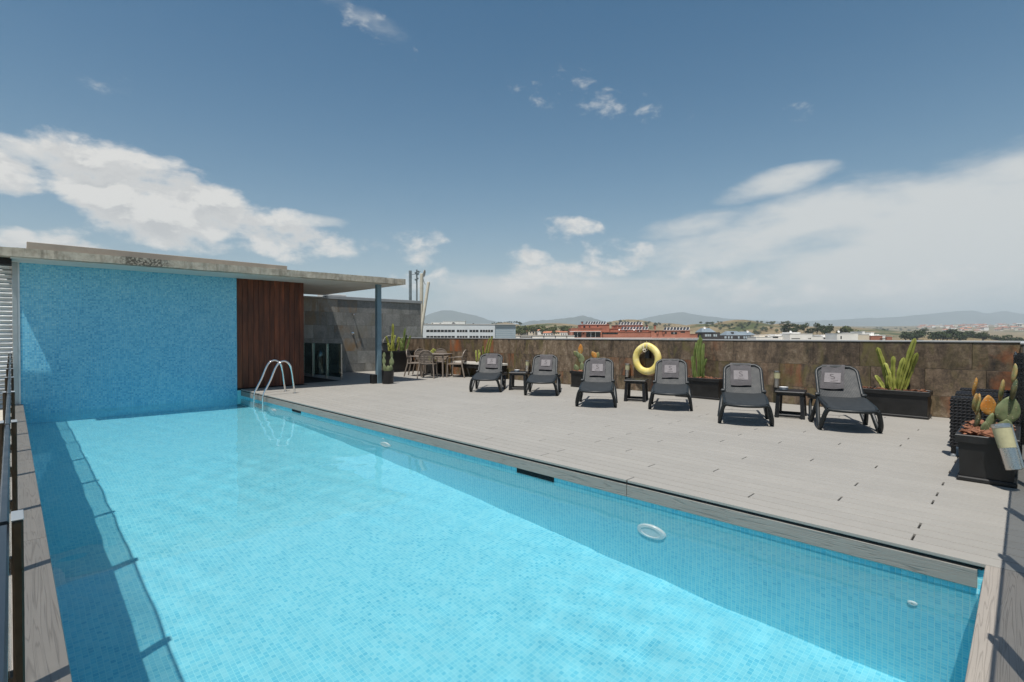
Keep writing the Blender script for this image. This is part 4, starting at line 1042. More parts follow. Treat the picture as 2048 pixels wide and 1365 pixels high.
_, e3 = pad(t, e2 - Vector((.02, .02, .04)), .21, .13, .04, 'pad_dark', FA + .9, 0, -.1); pad(t, e3 - Vector((0, 0, .04)), .18, .06, .03, 'pad_mixed', FA + 1.4, 0, .05); pad(t, e2 - Vector((0, -.06, .06)), .22, .10, .035, 'pad_mixed', FA + .8, 0, -.2)
pad(t, e - Vector((-.06, -.06, .02)), .24, .09, .035, 'pad_green', FA + 1.2, 0, -.1)
p = at(2014, 893, 4.42)
t = thing('tilted_lamp', 'leaning steel cylinder lamp with a yellowed diffuser on the front trough', 'lamp', (p.x, p.y, p.z))
M = Matrix.Rotation(R(-89), 4, 'Z') @ Matrix.Rotation(R(-13), 4, 'Y') @ Matrix.Rotation(R(-10), 4, 'X') @ Matrix.Translation((0, 0, -.20))
MB().lathe([(.052, .0), (.056, .004), (.061, .185)], 36).xf(M).build('steel_base', 'brushed_steel', t, True)
MB().lathe([(.060, .186), (.066, .355)], 36).xf(M).build('diffuser', 'lamp_glass', t, True)
MB().lathe([(.067, .356), (.069, .372), (.067, .392), (.04, .398), (.001, .398)], 36).xf(M).build('cap', 'brushed_steel', t, True)
MB().box(.045, .072, .0, .06, .01, .385, .004).xf(M).build('side_spine', 'brushed_steel', t)
MB().box(-.02, .02, .05, .30, .03, .07, .004).xf(M).build('bracket', 'black_resin', t)

# ================================================================== rattan armchairs
def rattan_panel(b, o, u, v, nrm, nu, nv, r):
    """basket weave: vertical stakes with horizontal strands passing over and under"""
    o, u, v, nrm = Vector(o), Vector(u), Vector(v), Vector(nrm).normalized()
    for j in range(nv):
        pts = []
        for i in range(nu * 2 + 1):
            f = i / (nu * 2)
            pts.append(o + u * f + v * ((j + .5) / nv) + nrm * (r * 1.1 * math.sin(math.pi * (i + .5) + math.pi * j) if i % 2 == 0 else 0))
        hw = v.length / nv * .43
        b.tube(pts, 1.0, sect=[(hw, r * .5), (hw * .5, r), (-hw * .5, r), (-hw, r * .5), (-hw, -r * .5), (hw, -r * .5)], up=tuple(v.normalized()))
def rattan_chair():
    t = thing('rattan_armchair', 'x', 'armchair')
    # local: x across (0..w), y depth (0 = back, d = front)
    W, D = .64, .56
    for x0 in (0, W - .12):
        a = MB(); x1 = x0 + .12
        a.box(x0 + .008, x1 - .008, .02, D - .008, .13, .655)
        arm = a.build('arm', 'black_resin', t)
        b = MB()
        rattan_panel(b, (x0, D, .12), (0, -D, 0), (0, 0, .54), (-1, 0, 0), 16, 30, .004)
        rattan_panel(b, (x1, .0, .12), (0, D, 0), (0, 0, .54), (1, 0, 0), 20, 22, .006)
        rattan_panel(b, (x1, D, .12), (-.12, 0, 0), (0, 0, .54), (0, 1, 0), 5, 22, .006)
        rattan_panel(b, (x0, D, .66), (0, -D, 0), (.12, 0, 0), (0, 0, 1), 22, 5, .006)
        b.build('weave', 'rattan', arm)
        for y in (.02, D - .02): 
            lg = MB().box(x0 + .04, x0 + .08, y - .02, y + .02, .03, .135).build('leg', 'black_resin', t)
            MB().box(x0 + .038, x0 + .082, y - .022, y + .022, .0, .0295, .003).build('leg_tip', 'aluminium', lg)
    s = MB().box(.13, W - .13, .04, D - .04, .22, .36).build('seat', 'black_resin', t)
    b = MB(); rattan_panel(b, (.125, D - .03, .2), (W - .25, 0, 0), (0, 0, .18), (0, 1, 0), 12, 7, .006); rattan_panel(b, (.125, .05, .375), (W - .25, 0, 0), (0, D - .09, 0), (0, 0, 1), 12, 18, .006); b.build('weave', 'rattan', s)
    bk_ = MB().box(.02, W - .02, -.005, .05, .3, 1.13).build('backrest', 'black_resin', t)
    b = MB(); rattan_panel(b, (.0, .062, .3), (W, 0, 0), (0, 0, .85), (0, 1, 0), 18, 34, .006); rattan_panel(b, (.0, -.012, .3), (0, .07, 0), (0, 0, .85), (-1, 0, 0), 3, 34, .006); b.build('weave', 'rattan', bk_)
    return t
RC = rattan_chair(); RC.location = (7.42, .02, 0); tag(RC, 'black rattan armchair standing directly behind the bark trough', 'armchair', 'black rattan armchairs')
R2 = copy_tree(RC); R2.location = (8.16, .03, 0); tag(R2, 'black rattan armchair between the other armchair and the parapet corner', 'armchair', 'black rattan armchairs')

# ================================================================== dining table and chairs
def dining_chair():
    t = thing('dining_chair', 'x', 'chair')
    # local: faces +x ; seat at .44
    def oval(n, a, b, z0): return [(a * math.cos(2 * math.pi * k / n), z0 + b * math.sin(2 * math.pi * k / n)) for k in range(n)]
    seat = [(.235 * math.cos(a) * (1.0 if abs(math.cos(a)) < .8 else .97), .225 * math.sin(a)) for a in [2 * math.pi * k / 28 for k in range(28)]]
    MB().prism(seat, .425, .45).build('seat', 'taupe', t)
    lean = .22
    def B(y, z): return (-.215 - lean * (z - .45), y, z)
    ring = oval(30, .225, .215, .665)
    MB().tube([B(y, z) for y, z in ring], 1.0, closed=True, sect=[(.018 * math.cos(q), .012 * math.sin(q)) for q in [2 * math.pi * k / 8 for k in range(8)]]).build('back_rim', 'taupe', t, True)
    for k in range(7):
        z0 = .665 - .19 + k * .0555; z1 = z0 + .043
        ya = .222 * math.sqrt(max(.02, 1 - ((z0 + z1) / 2 - .665) ** 2 / .215 ** 2))
        pts = [B(-ya, (z0 + z1) / 2), B(0, (z0 + z1) / 2), B(ya, (z0 + z1) / 2)]
        MB().bar([(p[0] + (0.0 if i != 1 else -.012), p[1], p[2]) for i, p in enumerate(pts)], .012, .043, up=(-lean, 0, 1)).build('slat', 'taupe', t)
    for s in (-1, 1):
        MB().bar(bez([B(s * .215, .66), (-.10, s * .275, .655), (.10, s * .275, .64), (.20, s * .265, .60), (.225, s * .25, .44)], 5), .035, .022).build('arm', 'taupe', t, True)
        MB().bar(bez([(.225, s * .25, .45), (.235, s * .255, .2), (.25, s * .26, 0)], 4), .032, .04, up=(1, 0, 0)).build('leg', 'taupe', t, True)
        MB().bar(bez([B(s * .20, .56), (-.25, s * .22, .40), (-.30, s * .245, .2), (-.345, s * .26, 0)], 4), .032, .042, up=(1, 0, 0)).build('leg', 'taupe', t, True)
        MB().bar([(-.25, s * .225, .43), (.225, s * .245, .43)], .025, .035).build('side_rail', 'taupe', t)
    return t
TC = Vector((9.98, 13.58, 0))
t = thing('dining_table', 'square taupe resin table ringed by five chairs', 'table', (TC.x, TC.y, 0), R(28))
MB().box(-.40, .40, -.40, .40, .725, .75, .010).build('table_top', 'taupe', t)
MB().box(-.34, .34, -.34, .34, .68, .7245, .004).build('apron', 'taupe', t)
for sx in (-1, 1):
    for sy in (-1, 1): MB().bar([(sx * .33, sy * .33, .72), (sx * .345, sy * .345, 0)], .05, .05, up=(1, 0, 0)).build('leg', 'taupe', t)
CH = dining_chair()
for i, (x, y, az, lab) in enumerate(((9.42, 13.36, 44, 'taupe slatted armchair with its back to the pool at the square table'), (9.58, 14.22, -48, 'taupe slatted armchair at the square table on the column side'),
                                     (10.25, 12.92, 122, 'taupe slatted armchair at the square table nearest the sun loungers'), (10.36, 13.98, 228, 'taupe armchair at the square table facing the pool by the parapet'),
                                     (10.02, 14.42, -98, 'taupe armchair half hidden behind the square table near the square planter'))):
    c = CH if i == 0 else copy_tree(CH)
    c.location = (x, y, 0); c.rotation_euler = (0, 0, R(az)); tag(c, lab, 'chair', 'taupe chairs around the square table')

# ================================================================== the land beyond: terrain, mountains, haze
HF = Vector((math.sin(YAW), math.cos(YAW), 0))
PROF = [(0, -20), (600, -18), (1000, -12), (1800, -4), (2500, 5), (4500, 58), (8000, 122), (14500, 190)]
HILLS = []
for px, py, d, sl, sd_ in ((1475, 640, 1150, 75, 120), (1560, 647, 1200, 70, 120), (1400, 648, 1150, 60, 120), (1255, 638, 1550, 110, 170), (1330, 646, 1500, 90, 150), (1105, 646, 1350, 130, 160), (1010, 644, 1650, 80, 150), (900, 650, 1500, 190, 160), (1660, 655, 1500, 150, 160), (1620, 668, 540, 42, 60), (1890, 672, 560, 62, 60), (1100, 666, 640, 55, 70)):
    p = at(px, py, d); HILLS.append((p.x, p.y, p.z, sl, sd_))
def base_z(r):
    for (a, za), (b, zb) in zip(PROF, PROF[1:]):
        if r <= b: return za + (zb - za) * (r - a) / (b - a)
    return PROF[-1][1]
def terrain(x, y):
    r = math.hypot(x, y); z0 = base_z(r); z = z0; add = 0.0
    for hx, hy, hz, sl, sd_ in HILLS:
        dx, dy = x - hx, y - hy; u = dx * CR.x + dy * CR.y; v = dx * HF.x + dy * HF.y
        add = max(add, (hz - base_z(math.hypot(hx, hy))) * math.exp(-(u / sl) ** 2 / 2 - (v / sd_) ** 2 / 2))
    k = min(1, max(0, (r - 500) / 600))
    return z + add + k * (2.2 * mnoise.noise(Vector((x / 160, y / 160, 0))) + min(r, 9000) / 400 * mnoise.noise(Vector((x / 900, y / 900, 4))))
def landmat():
    m, nt = material('land')
    a = nt.noise(nt.pos, .006, 6, .6); b = nt.noise(nt.pos, .03, 6, .65); f = nt.noise(nt.pos, .0016, 4, .55)
    c = nt.ramp(b, [(.3, (.12, .088, .045)), (.5, (.19, .145, .08)), (.7, (.25, .20, .12))])
    g = nt.mix(b, (.030, .045, .014, 1), (.075, .085, .03, 1))
    c = nt.mix(nt.maprange(a, .53, .61), c, g); c = nt.mix(nt.maprange(f, .56, .64, 0, .7), c, g)
    bset(nt, c, .95, 0, .1)
landmat()
def ground():
    rad = [20, 60, 150, 300, 450, 600, 720] + [800 + 45 * i for i in range(30)] + [2200, 2400, 2700, 3000, 3400, 3900, 4500, 5200, 6000, 7000, 8000, 9500, 11500, 14000]
    n = 540; vs = [(0, 0, -20)]; fs = []
    for r in rad:
        for i in range(n):
            a = 2 * math.pi * i / n; x, y = r * math.sin(a), r * math.cos(a); vs.append((x, y, terrain(x, y)))
    fs += [(0, 1 + (i + 1) % n, 1 + i) for i in range(n)]
    for k in range(len(rad) - 1):
        for i in range(n):
            j = (i + 1) % n; fs.append((1 + k * n + i, 1 + k * n + j, 1 + (k + 1) * n + j, 1 + (k + 1) * n + i))
    struct(MB().add(vs, fs).build('ground', 'land', None, True, 80))
ground()
plain('mountain_rock', (.060, .075, .060), .95, 0, .25, .002)
def mountain(prof, d, depth, seed):
    N = 90; rows = [(-1.0, .0), (-.6, .35), (-.3, .66), (-.1, .9), (0, 1.0), (.15, .85), (.5, .4), (1, 0)]; vs = []
    for i in range(N + 1):
        px = prof[0][0] + (prof[-1][0] - prof[0][0]) * i / N
        for (a, ya), (b, yb) in zip(prof, prof[1:]):
            if px <= b: break
        py = ya + (yb - ya) * (px - a) / (b - a); p = at(px, 671, d); topz = EYE + (671 - py) / FPX * d
        b0 = 110
        for u, k in rows:
            q = p + HF * (u * depth); nz = mnoise.noise(Vector((q.x / 450, q.y / 450, seed))) * 40 * (1 - abs(k - .5) * 1.6)
            vs.append((q.x, q.y, b0 - 60 + (topz - b0 + 60) * k + nz + (10 * mnoise.noise(Vector((px / 9, seed, 0))) if k > .95 else 0)))
    m = len(rows); fs = [(i * m + k, (i + 1) * m + k, (i + 1) * m + k + 1, i * m + k + 1) for i in range(N) for k in range(m - 1)]
    struct(MB().add(vs, fs).build('mountain', 'mountain_rock', None, True, 80))
mountain([(700, 646), (800, 640), (845, 634), (862, 627), (885, 621), (905, 622), (925, 627), (955, 632), (980, 641), (1020, 649), (1040, 652)], 7800, 1200, 1.0)
mountain([(1020, 652), (1060, 643), (1110, 639), (1148, 635), (1166, 631), (1190, 638), (1215, 644), (1290, 646), (1330, 652)], 7000, 900, 2.0)
mountain([(1180, 652), (1270, 642), (1300, 634), (1335, 628), (1365, 625), (1400, 631), (1450, 637), (1510, 641), (1600, 645), (1700, 652)], 8700, 1200, 3.0)
mountain([(1480, 652), (1600, 644), (1700, 638), (1800, 634), (1880, 626), (1915, 623), (1950, 622), (1972, 629), (2005, 622), (2040, 628), (2120, 634), (2300, 640), (2500, 650)], 9400, 1200, 4.0)

# ---- trees (trunk and crown of leaf clumps), shared meshes
plain('tree_bark', (.06, .045, .03), .9); 
def foliage(name, a, b):
    m, nt = material(name); n = nt.noise(nt.pos, .35, 4, .6)
    k = nt.maprange(nt.rnd, 0, 1, .75, 1.25); c = nt.mix(nt.maprange(n, .35, .65), (*a, 1), (*b, 1))
    bset(nt, nt.mix(1.0, c, nt.comb(k, k, k), 'MULTIPLY'), .8, 0, .2)
foliage('leaf_dark', (.032, .048, .018), (.060, .080, .030)); foliage('leaf_olive', (.075, .092, .028), (.13, .145, .05))
def tree_mesh(seed, kind):
    rr = random.Random(seed); tr = MB(); cr = MB()
    H = 10.0; tr.tube([(0, 0, -1.5), (.1, .05, 3), (.0, .1, 6.5)], [.28, .2, .08], 7)
    lobes = []
    if kind == 'cypress': lobes = [((rr.uniform(-.3, .3), rr.uniform(-.3, .3), z), 1.5 * (1 - abs(z - 4.2) / 7.2) + .25, 1.2) for z in [1.6 + .8 * i for i in range(10)]]
    else:
        for i in range(9 if kind == 'round' else 7):
            a = rr.uniform(0, 6.28); q = rr.uniform(.3, 2.6); z = rr.uniform(3.6, 8.3) if kind == 'round' else rr.uniform(2.2, 6.2)
            lobes.append(((q * math.cos(a), q * math.sin(a), z), rr.uniform(1.1, 2.1), rr.uniform(.7, .95)))
            tr.tube([(0, .05, 2.5 + .3 * (i % 3)), (q * math.cos(a) * .7, q * math.sin(a) * .7, z - .5)], [.12, .04], 5)
    for (c, r, sq) in lobes:
        for _ in range(46 if kind != 'cypress' else 34):
            d = Vector((rr.gauss(0, 1), rr.gauss(0, 1), rr.gauss(0, 1))).normalized() * r * rr.uniform(.6, 1.08)
            p = Vector(c) + Vector((d.x, d.y, d.z * sq)); s = rr.uniform(.28, .62)
            u = Vector((rr.gauss(0, 1), rr.gauss(0, 1), rr.gauss(0, 1))).normalized(); w = u.orthogonal().normalized(); v = u.cross(w)
            cr.add([p + w * s, p + v * s * .8, p - w * s * .9, p - v * s], [(0, 1, 2, 3)])
    a = bpy.data.meshes.new('trunk'); a.from_pydata([tuple(p) for p in tr.v], [], tr.f); b = bpy.data.meshes.new('crown'); b.from_pydata([tuple(p) for p in cr.v], [], cr.f)
    a.materials.append(MATS['tree_bark']); return a, b
TREES = {}
for kind in ('round', 'low', 'cypress'):
    for leaf in ('leaf_dark', 'leaf_olive'):
        L = []
        for s in range(3):
            a, b = tree_mesh(s + 10 * len(TREES), kind); b.materials.append(MATS[leaf]); L.append((a, b))
        TREES[(kind, leaf)] = L
def seat_on_land(px, py_top, h, dmin=330, dmax=3200):
    best = None
    d = dmin
    while d < dmax:
        p = at(px, 671, d); zt = EYE + (671 - py_top) / FPX * d; e = abs(zt - h - terrain(p.x, p.y))
        if best is None or e < best[0]: best = (e, d)
        d *= 1.01
    d = best[1]; p = at(px, 671, d); return p.x, p.y, terrain(p.x, p.y), d
def tree(px, py_top, h, kind, leaf, label, group, k=0, wide=1.0, dmin=330, dmax=3200):
    x, y, z, d = seat_on_land(px, py_top, h, dmin, dmax)
    top = EYE + (671 - py_top) / FPX * d; hh = max(h * .6, min(h * 1.5, top - z)); s = hh / (9.2 if kind != 'low' else 7.4)
    t = thing('tree', label, 'tree', (x, y, z), k * 1.7, group); t.scale = (s * wide, s * wide, s)
    a, b = TREES[(kind, leaf)][k % 3]; link('trunk', a, None, t); link('crown', b, None, t)
for k, (px, py, h, wd) in enumerate(((1594, 648, 11, 1.1), (1578, 647, 12, 1.2), (1608, 645, 9, 1.0), (1634, 647, 14, .8), (1645, 651, 12, .8), (1660, 647, 15, .85), (1652, 653, 12, 1), (1570, 653, 10, 1.0), (1586, 655, 9, 1.3), (1618, 657, 9, 1.1))):
    tree(px, py, h, 'round', 'leaf_dark', 'dark round tree standing behind the white flat roofed houses', 'dark trees behind the white houses', k, wd, 480, 640)
for k, (px, py, h) in enumerate(((1540, 652, 8), (1533, 656, 8), (1525, 654, 7), (1509, 659, 8), (1517, 661, 9), (1485, 654, 7), (1490, 659, 8), (1697, 651, 9), (1690, 653, 8), (1705, 655, 8), (1563, 654, 9), (1553, 657, 9))):
    tree(px, py, h, 'low', 'leaf_olive' if k % 2 else 'leaf_dark', 'bushy tree on the dry hillside above the grey houses', 'bushy trees on the dry hillside', k, 1.3, 500, 1300)
for k in range(95):
    rq = random.Random(k); px = rq.uniform(1400, 1580); py = 640 + rq.uniform(0, 14)
    tree(px, py + 1, 4.5, 'low', 'leaf_dark' if k % 3 else 'leaf_olive', 'small shrub dotted over the dry grass hill', 'shrubs dotted over the dry hill', k, 1.7, 950, 1500)
for k in range(60):
    rq = random.Random(100 + k); px = rq.uniform(1190, 1400); py = 638 + abs(px - 1255) * .10 + rq.uniform(0, 5)
    tree(px, py, 7, 'low', 'leaf_dark', 'dark tree on the wooded ridge above the brick apartments', 'trees on the wooded ridge', k, 1.5, 1250, 2000)
for k in range(26):
    rq = random.Random(200 + k); px = rq.uniform(1036, 1165); py = rq.uniform(650, 659)
    tree(px, py, 9, 'round', 'leaf_olive', 'light green tree below the dry field beside the office block', 'light green trees below the dry field', k, 1.5, 560, 900)
for k in range(16):
    rq = random.Random(300 + k); px = 985 + 60 * k / 16; py = 645.5 - 4 * k / 16 + rq.uniform(-.6, 1)
    tree(px, py, 7, 'round', 'leaf_dark', 'dark tree on the ridge line beyond the office roof', 'trees on the ridge beyond the office roof', k, 1.2, 1300, 2200)
for k in range(9):
    rq = random.Random(400 + k); tree(849 + 46 * k / 9, 646 + rq.uniform(0, 2), 8, 'round', 'leaf_dark', 'dark tree beside the white warehouse on the skyline', 'trees beside the white warehouse', k, 1.1, 1100, 1900)
for k in range(44):
    rq = random.Random(500 + k); px = rq.uniform(1808, 1968) if k < 36 else rq.uniform(1968, 2060)
    py = 658 + rq.uniform(0, 10) + (0 if 1830 < px < 1930 else 4) + (7 if px > 1968 else 0)
    tree(px, py, 11, 'round', 'leaf_dark', 'dark green tree in the wood short of the distant town', 'trees of the wood short of the town', k, 1.3, 500, 720)
for k in range(26):
    rq = random.Random(600 + k); px = rq.uniform(1720, 1900); py = 654 + rq.uniform(0, 5)
    tree(px, py, 9, 'low', 'leaf_dark', 'far tree in the hedge lines of the plain', 'far trees on the plain', k, 1.8, 1500, 3200)

# ---- buildings
plain('office_white', (.60, .65, .67), .6, 0, .05, .2); plain('office_panel', (.33, .41, .45), .5, .1, .06, .3); plain('dark_glass', (.012, .015, .018), .12, 0, .1, .3, 0, .6)
plain('white_render', (.80, .78, .73), .8, 0, .08, .15); plain('cream_render', (.68, .60, .48), .8, 0, .1, .15, rndvar=.15); plain('grey_roof', (.17, .21, .24), .6, 0, .15, .3); plain('dark_brick', (.055, .05, .05), .8, 0, .2, .6)
plain('roof_tile', (.36, .14, .075), .85, 0, .25, .3, rndvar=.3); plain('white_line', (.80, .79, .77), .7, 0, .05, .3); plain('solar', (.012, .018, .032), .5, 0, .2, .5, 0, .3); plain('pale_pane', (.45, .52, .55), .25, 0, .1, .4)
def brickmat():
    m, nt = material('red_brick'); n = nt.noise(nt.pos, .5, 5, .6); f = nt.noise(nt.scale(nt.pos, (1, 1, 3)), 2.0, 5, .7)
    c = nt.ramp(nt.math('ADD', nt.math('MULTIPLY', n, .5), nt.math('MULTIPLY', f, .5)), [(.3, (.28, .11, .075)), (.5, (.37, .155, .105)), (.7, (.46, .21, .145))]); bset(nt, c, .85, 0, .2)
brickmat()
class Far:
    """a building laid out facing the camera at forward depth d; pixel rectangles become boxes in metres"""
    def __init__(s, name, label, cat, pxc, d, turn=0.0, group=None):
        p = at(pxc, 671, d); s.d = d; s.s = d / FPX; s.pxc = pxc
        s.t = thing(name, label, cat, (p.x, p.y, -20), -YAW + R(turn), group)
    def X(s, px): return (px - s.pxc) * s.s
    def Z(s, py): return EYE + (671 - py) * s.s + 20
    def box(s, name, px0, px1, py0, py1, mat, dep=10, front=0.0, parent=None, bev=0.0):
        z0 = 0.0 if py1 is None else s.Z(py1)
        return MB().box(s.X(px0), s.X(px1), front, front + dep, z0, s.Z(py0), bev).build(name, mat, parent or s.t)
    def window(s, px0, px1, py0, py1, front, parent=None, mat='dark_glass', mull=0):
        w = s.box('window', px0, px1, py0, py1, mat, .05, front - .03, parent)
        f = .22 * s.s / .2
        if parent is None:
            for k in range(mull):
                q = px0 + (px1 - px0) * (k + 1) / (mull + 1); s.box('mullion', q - .35, q + .35, py0, py1, 'white_line', .06, front - .10, w)
        return w
# grey-white office block
o = Far('office_building', 'long pale office block with two rows of dark strip windows', 'building', 990, 240, 8)
o.box('wall', 760, 990, 649.5, None, 'office_white', 18); o.box('end_wall', 990.2, 1032, 649.2, None, 'office_panel', 18, .5)
for k in range(6): o.box('panel_joint', 990.5, 1031.5, 653 + k * 4, 653.5 + k * 4, 'office_white', .05, .46)
o.box('roof_edge', 760, 1032.4, 648.6, 649.4, 'white_line', 18.4, -.2)
for y0, y1 in ((660.2, 664.8), (672.2, 676.6)):
    for a, b, m in ((800, 834, 4), (838, 848, 1), (854.5, 910, 7), (914, 935, 3), (939, 957, 2), (960, 986, 4)): o.window(a, b, y0, y1, 0, None, 'dark_glass', m)
o.box('roof_box', 905, 912, 646.8, 648.5, 'dark_brick', 3, 6); o.box('roof_box', 947, 950, 646.5, 648.5, 'dark_brick', 2, 6)
o = Far('white_workshop', 'low white flat roofed workshop between the office block and the brick apartments', 'building', 1090, 190, 0)
o.box('wall', 1032.5, 1149, 671.4, None, 'white_render', 12); o.box('roof_edge', 1032, 1149.5, 670.9, 671.3, 'white_line', 12.4, -.2)
for q in (1040, 1063, 1087, 1110, 1133): o.box('downpipe', q, q + 1.2, 672, 679, 'dark_brick', .1, -.12)
o.box('wall_shadow_gap', 1042, 1063, 674.6, 675.6, 'dark_brick', .05, -.05)
o = Far('warehouse', 'wide white warehouse on the skyline behind the office block', 'building', 907, 1500, 0)
o.box('wall', 886, 930, 643.2, None, 'white_render', 40); o.box('roof_edge', 885, 931, 642.6, 643.1, 'white_line', 41, -.5); o.window(905, 909, 645, 647, 0); o.box('annex', 862, 886, 645.6, None, 'white_render', 30, 4)
# brick apartments
o = Far('brick_apartments', 'stepped red brick apartment block with rooftop solar panels', 'building', 1271, 195, 0)
B = 'red_brick'
blk = [(1145, 1204, 657.6, 14, 0), (1165, 1222, 649.9, 10, 3.2), (1203.2, 1303, 664.6, 14, 1.2), (1244, 1303, 660.7, 10, 3.6), (1243, 1297, 650.4, 9, 8), (1303.2, 1381, 661.8, 13, .6), (1381.2, 1397, 669, 12, 1.0), (1204.2, 1244, 657.8, 9, 4.6)]
for a, b, y0, dep, fr in blk:
    w = o.box('wall', a, b, y0, None, B, dep, fr); o.box('coping', a - .5, b + .5, y0 - .7, y0 - .05, B, dep + .3, fr - .15, w)
for a, b, y0, y1, fr, m in ((1147.5, 1163, 664.2, 675, 0, 1), (1172.5, 1200, 664.2, 675, 0, 2), (1204.5, 1237, 664.8 + 1, 669, 1.2, 0), (1278, 1289, 664.2 - 3, 668.5 - 4, 3.6, 1), (1343, 1355, 664.5, 669, .6, 1), (1169, 1173, 652, 656, 3.2, 0), (1180.5, 1183, 652.5, 655.5, 3.2, 0), (1197, 1199.5, 651, 654, 3.2, 0), (1165.5, 1168, 667, 669.5, 0, 0), (1254, 1258, 660, 663, 3.6, 0), (1310, 1318, 663, 666, .6, 0), (1331, 1334, 664, 668, .6, 0), (1362, 1371, 663.5, 666, .6, 0)):
    o.window(a, b, y0, y1, fr, None, 'dark_glass', m)
o.box('balcony_slab', 1140, 1201, 663.2, 664.0, 'white_line', 1.4, -.8); o.box('ledge', 1138, 1303, 676.0, 677.4, 'white_line', 1.2, -.9); o.box('ledge', 1303.5, 1398, 676.4, 677.4, 'white_line', 1.0, -.6)
for q in (1308, 1323, 1340, 1357, 1374, 1387): o.window(q, q + 11, 677.6, 679.5, .6)
def chimney(q, y0, y1, fr):
    c = o.box('chimney', q - 1.6, q + 1.6, y0 + 1.4, y1, B, .7, fr); o.box('chimney_cap', q - 2.3, q + 2.3, y0, y0 + 1.3, 'dark_brick', .9, fr - .1, c)
for q, y0, y1, fr in ((1167.5, 643, 647.5, 4), (1221, 645.5, 658, 6), (1231.5, 650.5, 658, 6), (1192, 644.5, 649, 4), (1246, 651.5, 658, 6), (1301, 650, 659, 5), (1313, 650, 659.5, 2), (1256.5, 655, 660, 4.4), (1315, 661.5, 668, .2), (1327, 662, 668, .2)): chimney(q, y0, y1, fr)
def solar(q0, q1, y, n, fr):
    for k in range(n):
        q = q0 + (q1 - q0) * k / n; w = (q1 - q0) / n * .72
        x0, x1 = o.X(q), o.X(q + w); z = o.Z(y); h = 6.0 * o.s
        p = MB().add([(x0, fr, z), (x1, fr, z), (x1 + h * .55, fr + h * .9, z + h), (x0 + h * .55, fr + h * .9, z + h), (x0, fr + .08, z - .05), (x1, fr + .08, z - .05), (x1 + h * .55, fr + h * .9 + .08, z + h - .05), (x0 + h * .55, fr + h * .9 + .08, z + h - .05)],
                 [(0, 1, 2, 3), (7, 6, 5, 4), (0, 4, 5, 1), (1, 5, 6, 2), (2, 6, 7, 3), (3, 7, 4, 0)]).build('solar_panel', 'solar', o.t)
        MB().tube([(x1 + .05, fr - .02, z), (x1 + h * .55 + .05, fr + h * .9 - .02, z + h)], .07, 6).build('panel_frame', 'white_line', p)
        MB().tube([(x0, fr - .04, z - .02), (x1, fr - .04, z - .02)], .06, 6).build('panel_frame', 'white_line', p)
solar(1173, 1215, 649.0, 8, 3.6); solar(1245, 1295, 649.5, 8, 8.4); solar(1246, 1302, 659.8, 9, 4.0); solar(1329, 1381, 660.9, 8, 1.0)
for q, y, fr in ((1216, 647, 4.5), (1295, 648.5, 9), (1243, 660, 4), (1381, 657.4, 2), (1272, 660, 3.4)):
    MB().lathe([(.001, 0), (.2, .03), (.32, .1), (.3, .12), (.001, .05)], 16).xf(Matrix.Translation((o.X(q), fr, o.Z(y))) @ Matrix.Rotation(R(70), 4, 'X')).build('roof_dish', 'white_line', o.t, True)
# grey houses
def hip(o, a, b, y0, y1, dep, mat, fr, parent=None):
    x0, x1, z0, z1 = o.X(a), o.X(b), o.Z(y1), o.Z(y0); i = (x1 - x0) * .22
    MB().add([(x0, fr, z0), (x1, fr, z0), (x1, fr + dep, z0), (x0, fr + dep, z0), (x0 + i, fr + dep * .45, z1), (x1 - i, fr + dep * .45, z1), (x1 - i, fr + dep * .6, z1), (x0 + i, fr + dep * .6, z1)],
             [(0, 1, 5, 4), (1, 2, 6, 5), (2, 3, 7, 6), (3, 0, 4, 7), (4, 5, 6, 7), (3, 2, 1, 0)]).build('roof', mat, parent or o.t)
o = Far('slate_house', 'dark brick house with a grey roof beside the brick apartments', 'house', 1422, 230, 0)
o.box('wall', 1405, 1440, 665, None, 'dark_brick', 9); hip(o, 1404, 1432, 656.5, 664.9, 9.4, 'grey_roof', -.2)
for a, b in ((1410, 1414), (1415, 1418), (1419, 1422), (1427, 1430), (1431, 1434)): o.window(a, b, 669, 673.5, 0, None, 'pale_pane')
o = Far('slate_terrace', 'long dark terrace with grey hipped roofs before the dry hill', 'house', 1480, 240, 0)
o.box('wall', 1440.5, 1522, 671, None, 'dark_brick', 10); hip(o, 1453, 1490, 662.5, 670.9, 9, 'grey_roof', .2); hip(o, 1482, 1514, 663.5, 670.9, 9, 'grey_roof', .4)
o.box('dormer', 1466, 1470, 664.5, 668, 'dark_brick', 1.5, 1.2)
for a, b in ((1449, 1453), (1456, 1459), (1462, 1465), (1476, 1479), (1487, 1490), (1491.5, 1494), (1496, 1499), (1504, 1508)): o.window(a, b, 673, 677.5, 0, None, 'pale_pane')
